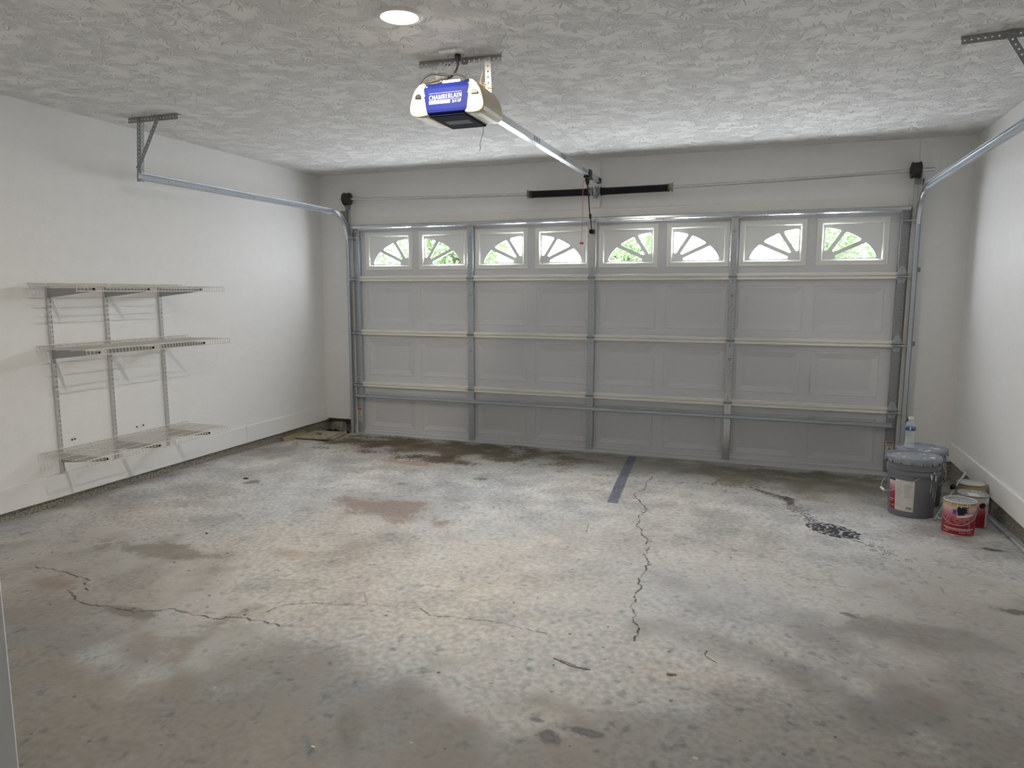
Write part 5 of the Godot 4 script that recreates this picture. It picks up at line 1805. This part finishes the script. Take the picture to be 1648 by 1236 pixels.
# ---------------------------------------------------------------- the paint buckets, cans and what stands by them
func buckets_and_cans() -> void:
	var at1 := on_floor(4.857, 1.197, 0.001)
	var b1 := bucket("large grey plastic paint bucket in front, with a red and white label", at1, 0.0, true)
	var at2 := on_floor(4.958, 0.874, 0.001)
	var b2 := bucket("large grey plastic paint bucket behind, a water bottle on its lid", at2, 1.9, false)
	bottle(at2 + Vector3(-0.084, 0.3835, 0.045))
	can(on_floor(5.046, 1.548, 0.001), "red paint can in front of the other cans, its torn label spotted black and white", 0)
	can(on_floor(5.160, 1.345, 0.001), "middle paint can with a red and white label and a black round dot", 1)
	can(on_floor(5.224, 1.035, 0.001), "paint can behind the other two, with a clean pale lid", 2)
	# the bent grey rod that leans against the cans
	var foot := on_floor(4.968, 1.335)
	var t := thing("roller_frame", "bent grey metal rod with a black knob, leaning between front bucket and paint cans", "rod", foot)
	var b := B.new()
	var tip := Vector3(5.165, 0.272, 1.06)
	tube(b, smooth_path([foot + Vector3(0, 0.006, 0), foot + Vector3(0.020, 0.030, -0.03), foot.lerp(tip, 0.45) + Vector3(0, 0.004, 0), foot.lerp(tip, 0.8), tip + Vector3(0.006, 0.0, 0), tip + Vector3(0.020, 0.022, -0.02)], 6), 0.0065, 10)
	obj("rod", b, M.galv, t)
	b = B.new()
	tube(b, smooth_path([foot + Vector3(0.016, 0.026, -0.02), foot + Vector3(0.040, 0.018, 0.0), foot + Vector3(0.068, 0.034, -0.02)], 5), 0.0045, 8)
	obj("hook", b, M.galv, t)
	b = B.new()
	var kn := foot.lerp(tip, 0.74) + Vector3(-0.012, 0.004, 0.004)
	lathe(b, [Vector2(0.0, -0.020), Vector2(0.013, -0.018), Vector2(0.017, -0.006), Vector2(0.015, 0.010), Vector2(0.008, 0.020), Vector2(0.0, 0.022)], 16, kn, (tip - foot).normalized())
	obj("knob", b, M.black, t)
	# conduit along the wall
	var p0 := on_floor(5.305, 1.15, 0.012)
	var p1 := on_floor(5.302, 2.9, 0.012)
	t = thing("conduit_pipe", "grey metal conduit pipe lying on the floor along the right wall", "pipe", p0)
	b = B.new()
	var run := []
	for k in 9:
		var z := lerpf(p0.z, p1.z, k / 8.0)
		run.append(Vector3(lerpf(5.302, 5.304, k / 8.0), floor_y(5.3, z) + 0.0118, z))
	tube(b, run, 0.0112, 14)
	obj("tube", b, M.galv, t)
	b = B.new()
	tube(b, [run[2] + Vector3(0, 0, -0.03), run[2] + Vector3(0, 0, 0.03)], 0.0116, 14)
	obj("coupling", b, M.dull, t)

func bucket(label: String, at: Vector3, turn: float, with_label: bool) -> Node3D:
	var t := thing("paint_bucket", label, "bucket", at, "paint buckets in the right corner")
	O = Vector3.ZERO
	X = Transform3D(Basis.from_scale(Vector3(1.0, 1.03, 1.0)), Vector3.ZERO)
	var grey := mat(rgb(116, 119, 124), 0.42, 0.0, 0.5)
	var b := B.new()
	lathe(b, [Vector2(0.0, 0.004), Vector2(0.118, 0.004), Vector2(0.122, 0.0), Vector2(0.129, 0.004), Vector2(0.131, 0.014), Vector2(0.142, 0.255), Vector2(0.1425, 0.262), Vector2(0.150, 0.264), Vector2(0.151, 0.270), Vector2(0.1505, 0.288), Vector2(0.1445, 0.291), Vector2(0.1445, 0.297), Vector2(0.150, 0.299), Vector2(0.151, 0.304), Vector2(0.1505, 0.310), Vector2(0.145, 0.314), Vector2(0.146, 0.338), Vector2(0.150, 0.345), Vector2(0.150, 0.352), Vector2(0.141, 0.352), Vector2(0.138, 0.33), Vector2(0.0, 0.33)], 56, Vector3.ZERO)
	obj("body", b, grey, t)
	# vertical webs in the collar
	for k in 12:
		b = B.new()
		var a := TAU * k / 12.0 + 0.3
		var d := Vector3(cos(a), 0, -sin(a))
		box_at(b, d * 0.147 + Vector3(0, 0.301, 0), Vector3(0.004, 0.026, 0.0022), a)
		obj("collar_web", b, grey, t)
	# lid: spattered, with a tear band whose skirt has notches
	var lidm := mat(rgb(170, 174, 180), 0.4, 0.0, 0.5)
	lidm.albedo_texture = tex_from(256, noise_bytes(256, 0.03, 91 + int(turn * 10), 4), Color(0.72, 0.74, 0.78), Color(1.0, 1.0, 1.0), 1.2)
	triplanar(lidm, 2.6, false)
	b = B.new()
	lathe(b, [Vector2(0.1495, 0.333), Vector2(0.1535, 0.335), Vector2(0.1575, 0.348), Vector2(0.1585, 0.360), Vector2(0.1570, 0.369), Vector2(0.1520, 0.3735), Vector2(0.1450, 0.372), Vector2(0.1410, 0.363), Vector2(0.1370, 0.361), Vector2(0.1340, 0.3635), Vector2(0.1200, 0.3660), Vector2(0.0600, 0.3660), Vector2(0.0560, 0.3685), Vector2(0.0300, 0.3695), Vector2(0.0, 0.3695)], 56, Vector3.ZERO)
	var lid := obj("lid", b, lidm, t)
	b = B.new()
	for k in 16:
		var a := TAU * k / 16.0 + 0.15 + turn
		var d := Vector3(cos(a), 0, -sin(a))
		box_at(b, d * 0.1556 + Vector3(0, 0.342, 0), Vector3(0.005, 0.016, 0.0028), a)
	stuff(obj("lid_notch", b, M.rubber, lid))
	# paint drips: lumps on the lid and runs on the side
	b = B.new()
	var r := RandomNumberGenerator.new()
	r.seed = 17 + int(turn * 10)
	for k in 8:
		var a := r.randf() * TAU
		var q := sqrt(r.randf()) * 0.11
		lump(b, Vector3(cos(a) * q, 0.3665, sin(a) * q), Vector3(r.randf_range(0.006, 0.022), r.randf_range(0.0006, 0.0012), r.randf_range(0.006, 0.02)), 200 + k, 0.25)
	for k in 4:
		var a := -0.75 + r.randf_range(-0.5, 0.6)
		var d := Vector3(cos(a), 0, -sin(a))
		var y0 := r.randf_range(0.27, 0.30)
		var l := r.randf_range(0.012, 0.04)
		lump(b, d * 0.1512 + Vector3(0, y0 - l / 2, 0), Vector3(0.003, l / 2, 0.0045), 300 + k, 0.2)
	for k in 3:
		var a := -0.92 + 0.16 * k
		var d := Vector3(cos(a), 0, -sin(a))
		lump(b, d * 0.1395 + Vector3(0, 0.20 - 0.03 * k, 0), Vector3(0.0012, 0.035, 0.0016), 320 + k, 0.2)
	stuff(obj("paint_drips", b, M.white_plastic, t))
	# wire handle with a white grip, hanging down
	b = B.new()
	var ear := deg_to_rad(-98.0) + turn
	var e0 := Vector3(cos(ear), 0, -sin(ear)) * 0.150
	var e1 := -e0
	var fwd := Vector3(cos(ear - PI / 2), 0, -sin(ear - PI / 2))
	var bail := []
	for k in 19:
		var a := PI * k / 18.0
		bail.append(e0 * cos(a) * 1.01 + fwd * 0.162 * sin(a) + Vector3(0, 0.262 - 0.115 * sin(a), 0))
	if with_label:
		bail = smooth_path([Vector3(0.012, 0.262, 0.1535), Vector3(-0.03, 0.232, 0.1540), Vector3(-0.09, 0.192, 0.140), Vector3(-0.135, 0.158, 0.090), Vector3(-0.1625, 0.145, 0.055), Vector3(-0.175, 0.150, 0.02), Vector3(-0.165, 0.175, -0.04), Vector3(-0.125, 0.215, -0.10), Vector3(-0.06, 0.245, -0.145), Vector3(-0.012, 0.262, -0.1535)], 5)
	tube(b, bail, 0.0020, 7)
	var handle := obj("handle", b, M.galv, t)
	b = B.new()
	var m := bail.size() / 2
	if with_label: tube(b, [Vector3(-0.166, 0.1445, 0.050), Vector3(-0.178, 0.151, 0.012)], 0.0078, 12)
	else: tube(b, [bail[m - 1], bail[m], bail[m + 1]], 0.0075, 12)
	obj("grip", b, M.white_plastic, handle)
	for e in ([Vector3(0.012, 0.262, 0.150), Vector3(-0.012, 0.262, -0.150)] if with_label else [e0 + Vector3(0, 0.262, 0), e1 + Vector3(0, 0.262, 0)]):
		b = B.new()
		lathe(b, [Vector2(0.0, 0.0), Vector2(0.011, 0.0), Vector2(0.010, 0.006), Vector2(0.0, 0.007)], 12, e, Vector3(e.x, 0, e.z).normalized())
		obj("handle_ear", b, grey, t)
	if with_label:
		b = B.new()
		wrap_label(b, 0.1318, 0.1408, 0.040, 0.232, deg_to_rad(-163.0), deg_to_rad(-94.0), 20)
		var o := obj("label", b, bucket_label(), t)
		o.set_meta("label", "paper label, dark red at the left and white at the right")
	X = Transform3D.IDENTITY
	return t

func box_at(b: B, c: Vector3, size: Vector3, turn: float) -> void:
	var keep := X
	X = keep * Transform3D(Basis(Vector3.UP, turn), c)
	box(b, -size / 2.0, size / 2.0)
	X = keep

func wrap_label(b: B, r0: float, r1: float, y0: float, y1: float, a0: float, a1: float, n: int) -> void:
	# a paper label round a (slightly conical) wall; a0 is its left edge seen from outside
	for k in n:
		var f0 := float(k) / n
		var f1 := float(k + 1) / n
		var d0 := Vector3(cos(lerpf(a0, a1, f0)), 0, -sin(lerpf(a0, a1, f0)))
		var d1 := Vector3(cos(lerpf(a0, a1, f1)), 0, -sin(lerpf(a0, a1, f1)))
		quv(b, d0 * (r0 + 0.0006) + Vector3(0, y0, 0), d1 * (r0 + 0.0006) + Vector3(0, y0, 0), d1 * (r1 + 0.0006) + Vector3(0, y1, 0), d0 * (r1 + 0.0006) + Vector3(0, y1, 0), Vector2(f0, 1), Vector2(f1, 0))

func bucket_label() -> StandardMaterial3D:
	var w := 200
	var h := 240
	var im := Image.create(w, h, false, Image.FORMAT_RGB8)
	im.fill(rgb(214, 212, 206))
	for y in h:
		var f := float(y) / h
		var c := rgb(222, 196, 204).lerp(rgb(150, 22, 40), clampf((f - 0.12) / 0.45, 0, 1))
		im.fill_rect(Rect2i(0, y, 62, 1), c)
	im.fill_rect(Rect2i(0, 0, 62, 14), rgb(44, 40, 104))
	for k in 5: im.fill_rect(Rect2i(6, 112 + k * 9, 30 + (k * 7) % 20, 2), rgb(190, 120, 130))
	for k in 2: im.fill_rect(Rect2i(6, 160 + k * 15, 46 - k * 12, 5), rgb(226, 200, 204))
	im.fill_rect(Rect2i(36, 204, 14, 16), rgb(200, 170, 150))
	im.fill_rect(Rect2i(8, 208, 10, 10), rgb(190, 150, 120))
	var r := RandomNumberGenerator.new()
	r.seed = 3
	for k in 22:
		im.fill_rect(Rect2i(68, 14 + k * 6, r.randi_range(34, 54), 2), rgb(168, 168, 168))
		im.fill_rect(Rect2i(132, 30 + k * 5, r.randi_range(30, 56), 2), rgb(172, 172, 172))
	im.fill_rect(Rect2i(68, 148, 60, 24), rgb(206, 202, 192))
	for k in 5: im.fill_rect(Rect2i(68, 180 + k * 7, r.randi_range(30, 60), 2), rgb(160, 160, 160))
	for k in 20: im.fill_rect(Rect2i(148 + k * 2, 204, 1 + k % 2, 20), rgb(60, 60, 64) if k % 3 else rgb(214, 212, 206))
	var m := mat(Color(1, 1, 1), 0.5)
	im.generate_mipmaps()
	m.albedo_texture = ImageTexture.create_from_image(im)
	return m

func can_label(kind: int) -> StandardMaterial3D:
	# printed wrap of a paint can; its middle faces the viewer
	var w := 640
	var h := 256
	var im := Image.create(w, h, false, Image.FORMAT_RGB8)
	for y in h:
		var f := float(y) / h
		var c := rgb(226, 222, 220)
		if f > 0.10: c = rgb(216, 190, 194).lerp(rgb(150, 24, 40), clampf((f - 0.14) / 0.5, 0, 1))
		if f < 0.10: c = rgb(206, 176, 104) if kind == 0 else rgb(196, 194, 188)
		im.fill_rect(Rect2i(0, y, w, 1), c)
	if kind == 0:
		# outlined 400 and rows of print
		for k in 2: im.fill_rect(Rect2i(216, 168 + k * 7, 190, 2), rgb(206, 150, 154))
		glyphs(im, 232, 108, 34, 52)
		var r := RandomNumberGenerator.new()
		r.seed = 8
		for row in [[200, 9, 214], [214, 6, 236]]:
			var x: int = row[2]
			while x < w - row[2]:
				var l := r.randi_range(6, 12)
				im.fill_rect(Rect2i(x, row[0], l, row[1]), rgb(228, 214, 206))
				x += l + 3
		for x0 in [216, 330, 380]:
			for k in 5: im.fill_rect(Rect2i(x0 + k * 9, 232, 6, 6), rgb(222, 196, 190))
		im.fill_rect(Rect2i(280, 44, 22, 40), rgb(70, 74, 150))
		# torn and blackened patch with a scrap of white
		for y in range(18, 110):
			for x in range(286, 400):
				var e := 300.0 + absf(sin(y * 0.21)) * 9.0 + (y - 60) * (0.35 if y > 62 else 0.0)
				var q := 372.0 + sin(y * 0.33) * 10.0 - maxf(0.0, y - 66) * 1.6
				if x > e and x < q: im.set_pixel(x, y, rgb(14, 12, 14))
		for y in range(76, 112):
			for x in range(308, 424):
				var top := 98.0 - (x - 308) * 0.20
				if y > top - 4 and y < top + 16 - absf(x - 366) * 0.10: im.set_pixel(x, y, rgb(226, 220, 200))
		im.fill_rect(Rect2i(392, 158, 3, 44), rgb(216, 206, 206))
	elif kind == 1:
		im.fill_rect(Rect2i(424, 0, 110, h), rgb(214, 212, 208))
		for k in 14: im.fill_rect(Rect2i(434, 40 + k * 11, 70 - (k * 13) % 30, 3), rgb(150, 150, 150))
		for y in range(30, 100):
			for x in range(360, 424):
				if Vector2(x - 392, (y - 64) * 1.05).length() < 26.0: im.set_pixel(x, y, rgb(12, 10, 12))
	else:
		im.fill_rect(Rect2i(0, 0, w, 30), rgb(196, 172, 120))
		im.fill_rect(Rect2i(0, 30, w, 226), rgb(200, 196, 188))
	var m := mat(Color(1, 1, 1), 0.38)
	im.generate_mipmaps()
	m.albedo_texture = ImageTexture.create_from_image(im)
	return m

func glyphs(im: Image, x0: int, y0: int, w: int, h: int) -> void:
	# the outlined figures 4 0 0
	var c := rgb(224, 176, 178)
	var pts := [Vector2(0.75, 1.0), Vector2(0.75, 0.0), Vector2(0.6, 0.0), Vector2(0.0, 0.62), Vector2(0.0, 0.76), Vector2(1.0, 0.76)]
	for k in pts.size() - 1:
		for s in 60:
			var p: Vector2 = pts[k].lerp(pts[k + 1], s / 59.0)
			im.fill_rect(Rect2i(x0 + int(p.x * w), y0 + int(p.y * h), 2, 2), c)
	for g in [1, 2]:
		for rad in [1.0, 0.62]:
			for s in 150:
				var a := TAU * s / 150.0
				im.fill_rect(Rect2i(x0 + g * 58 + 24 + int(cos(a) * 25 * rad), y0 + 26 + int(sin(a) * 26 * rad), 2, 2), c)

func can(at: Vector3, label: String, kind: int) -> void:
	var t := thing("paint_can", label, "paint can", at, "paint cans by the right wall")
	O = Vector3.ZERO
	X = Transform3D(Basis.from_scale(Vector3(1.0, 1.04, 1.0)), Vector3.ZERO)
	var steel := mat(rgb(176, 176, 172), 0.35, 0.8, 0.5)
	var b := B.new()
	lathe(b, [Vector2(0.0, 0.004), Vector2(0.078, 0.004), Vector2(0.080, 0.0), Vector2(0.0845, 0.001), Vector2(0.0845, 0.005), Vector2(0.0825, 0.007), Vector2(0.0825, 0.183), Vector2(0.0845, 0.185), Vector2(0.0850, 0.189), Vector2(0.0830, 0.1915), Vector2(0.0775, 0.190), Vector2(0.0755, 0.184), Vector2(0.070, 0.184)], 48, Vector3.ZERO)
	obj("body", b, steel, t)
	b = B.new()
	var view := atan2(-(6.21 - at.z), 3.914 - at.x)      # towards the viewer, measured like cos, -sin
	wrap_label(b, 0.0825, 0.0825, 0.008, 0.182, view - PI * 0.98, view + PI * 0.98, 64)
	obj("label", b, can_label(kind), t)
	var lidm := mat(rgb(206, 208, 210), 0.4, 0.25, 0.5)
	if kind == 2: lidm = mat(rgb(206, 204, 194), 0.4, 0.0, 0.5)
	else:
		lidm.albedo_texture = tex_from(256, noise_bytes(256, 0.05, 120 + kind, 4), Color(0.42, 0.43, 0.45), Color(1.1, 1.1, 1.1), 0.8)
		triplanar(lidm, 4.0, false)
	b = B.new()
	lathe(b, [Vector2(0.0755, 0.184), Vector2(0.0750, 0.1895), Vector2(0.0700, 0.1895), Vector2(0.0670, 0.1850), Vector2(0.0600, 0.1845), Vector2(0.0, 0.1855)], 44, Vector3.ZERO)
	var lid := obj("lid", b, lidm, t)
	if kind == 1:
		b = B.new()
		slab(b, [Vector2(-0.03, 0.05), Vector2(-0.026, -0.02), Vector2(0.02, -0.016), Vector2(0.03, 0.052)], 0.1858, 0.1864)
		obj("lid_tag", b, M.white_plastic, lid)
	if kind == 0:
		b = B.new()
		var ring := []
		for k in 41:
			var a := TAU * k / 40.0
			var drip := 0.0
			ring.append(Vector3(cos(a) * 0.083, 0.1915 + drip, -sin(a) * 0.083))
		tube(b, ring, 0.0026, 6, false)
		for k in 5:
			var a: float = view + [-0.5, -0.1, 0.1, 0.45, 0.62][k]
			lump(b, Vector3(cos(a) * 0.0855, 0.182 - 0.004 * (k % 3), -sin(a) * 0.0855), Vector3(0.002, 0.009 + 0.003 * (k % 2), 0.003), 400 + k, 0.2)
		stuff(obj("paint_drips", b, M.white_plastic, t))
	# wire bail
	b = B.new()
	var ear := view - PI / 2 - (0.1 if kind == 0 else 0.5)
	var e0 := Vector3(cos(ear), 0, -sin(ear)) * 0.088
	var fwd := Vector3(cos(ear + PI / 2), 0, -sin(ear + PI / 2))
	if kind != 0: fwd = -fwd
	var bail := []
	for k in 23:
		var a := PI * k / 22.0
		bail.append(e0 * cos(a) + fwd * 0.0905 * sin(a) + Vector3(0, 0.142 - 0.075 * pow(sin(a), 0.8), 0))
	tube(b, bail, 0.0016, 6)
	var h := obj("handle", b, M.galv, t)
	for e in [e0, -e0]:
		b = B.new()
		lathe(b, [Vector2(0.0, -0.007), Vector2(0.010, -0.006), Vector2(0.009, 0.0), Vector2(0.0, 0.002)], 12, e + Vector3(0, 0.142, 0), e.normalized())
		obj("handle_ear", b, M.dull, h)

	X = Transform3D.IDENTITY

func bottle(at: Vector3) -> void:
	var t := thing("water_bottle", "clear plastic water bottle with a blue label, half full, on the rear bucket's lid", "bottle", at)
	O = Vector3.ZERO
	var pet := mat(Color(0.93, 0.96, 0.97, 0.22), 0.08, 0.0, 0.6)
	pet.transparency = BaseMaterial3D.TRANSPARENCY_ALPHA
	var b := B.new()
	var prof := [Vector2(0.0, 0.006), Vector2(0.016, 0.003), Vector2(0.024, 0.0), Vector2(0.030, 0.004), Vector2(0.0315, 0.012)]
	for k in 6:
		var y := 0.020 + 0.016 * k
		var rr := 0.0315 - 0.0035 * sin(PI * clampf((y - 0.02) / 0.09, 0, 1))
		prof.append(Vector2(rr, y)); prof.append(Vector2(rr - 0.0018, y + 0.006)); prof.append(Vector2(rr, y + 0.012))
	for p in [[0.0318, 0.120], [0.0318, 0.148], [0.0305, 0.156], [0.024, 0.172], [0.016, 0.184], [0.0128, 0.190], [0.0128, 0.196]]: prof.append(Vector2(p[0], p[1]))
	lathe(b, prof, 32, Vector3.ZERO)
	obj("shell", b, pet, t)
	b = B.new()
	var wp := []
	for p in prof:
		if p.y < 0.088: wp.append(Vector2(maxf(0.0, p.x - 0.0012), p.y + 0.001))
	wp.append(Vector2(0.0, 0.088))
	lathe(b, wp, 32, Vector3.ZERO)
	var wat := mat(Color(0.92, 0.96, 0.98, 0.10), 0.05, 0.0, 0.6)
	wat.transparency = BaseMaterial3D.TRANSPARENCY_ALPHA
	obj("water", b, wat, t)
	b = B.new()
	lathe(b, [Vector2(0.0, 0.2145), Vector2(0.0, 0.2145)], 3, Vector3.ZERO)
	b = B.new()
	lathe(b, [Vector2(0.0128, 0.193), Vector2(0.0155, 0.193), Vector2(0.0155, 0.207), Vector2(0.0145, 0.209), Vector2(0.0, 0.209)], 28, Vector3.ZERO)
	obj("cap", b, M.white_plastic, t)
	var im := Image.create(256, 40, false, Image.FORMAT_RGB8)
	im.fill(rgb(38, 74, 140))
	im.fill_rect(Rect2i(0, 0, 256, 3), rgb(214, 222, 232))
	im.fill_rect(Rect2i(0, 37, 256, 3), rgb(24, 46, 104))
	for x0 in [40, 128, 216]:
		for k in 12: im.fill_rect(Rect2i(x0 - 5 - k / 4, 8 + k * 2, 10 + k / 2, 2), rgb(226, 232, 238))
		im.fill_rect(Rect2i(x0 + 18, 14, 30, 5), rgb(206, 216, 232))
		im.fill_rect(Rect2i(x0 + 18, 24, 22, 3), rgb(90, 140, 110))
	var lm := mat(Color(1, 1, 1), 0.35)
	lm.albedo_texture = ImageTexture.create_from_image(im)
	b = B.new()
	wrap_label(b, 0.0320, 0.0320, 0.121, 0.147, 0.4 - TAU * 0.5, 0.4 + TAU * 0.5, 36)
	obj("label", b, lm, t)

# ---------------------------------------------------------------- small litter on the slab
func floor_litter() -> void:
	var twigs := [[Vector2(3.212, 3.767), Vector2(3.29, 3.80), Vector2(3.361, 3.799), "thin dark twig on the floor, left of the long crack's end"], [Vector2(3.760, 3.509), Vector2(3.757, 3.55), Vector2(3.805, 3.592), "short bent dark twig on the floor, right of the long crack's end"]]
	for w in twigs:
		var c := on_floor(w[1].x, w[1].y, 0.0015)
		O = c
		var b := B.new()
		tube(b, smooth_path([on_floor(w[0].x, w[0].y, 0.0016), c, on_floor(w[2].x, w[2].y, 0.0016)], 5), [0.0018, 0.0018, 0.0017, 0.0016, 0.0016, 0.0015, 0.0014, 0.0013, 0.0012, 0.0010, 0.0008], 6)
		tag(obj("twig", b, M.raw_wood), w[3], "twig")
	O = on_floor(3.645, 3.735)
	var b := B.new()
	var o3 := on_floor(3.645, 3.735, 0.0)
	lump(b, o3 + Vector3(0, 0.004, 0), Vector3(0.012, 0.004, 0.004), 501, 0.3)
	lump(b, o3 + Vector3(0.016, 0.003, -0.006), Vector3(0.008, 0.003, 0.003), 502, 0.3)
	tag(obj("paint_flake", b, M.board), "pale curled flake with a dark end on the bare floor, right of centre", "flake")
	var flakes := [[0.622, 2.955, 0.014, "small white paint chip on the floor, nearest to the wire shelves"], [3.045, 4.007, 0.006, "tiny white chip on the floor, below the middle crack"], [2.66, 4.53, 0.007, "tiny white chip near the bottom edge of the view"]]
	for f in flakes:
		O = on_floor(f[0], f[1])
		b = B.new()
		lump(b, on_floor(f[0], f[1], 0.0018), Vector3(f[2], 0.0018, f[2] * 0.4), 600 + int(f[0] * 10), 0.3)
		tag(obj("paint_chip", b, M.white_plastic), f[3], "paint chip")
	var bits := [[0.913, 3.101, 0.006, "small round black pellet on the floor near the wire shelves"], [0.28, 2.02, 0.022, "small flat dark leaf on the floor, in front of the wire shelves"]]
	for f in bits:
		O = on_floor(f[0], f[1])
		b = B.new()
		lump(b, on_floor(f[0], f[1], 0.003), Vector3(f[2], 0.003, f[2] * (1.0 if f[2] < 0.01 else 0.5)), 700 + int(f[0] * 10), 0.25)
		tag(obj("litter", b, M.black if f[2] < 0.01 else M.dirt), f[3], "litter")
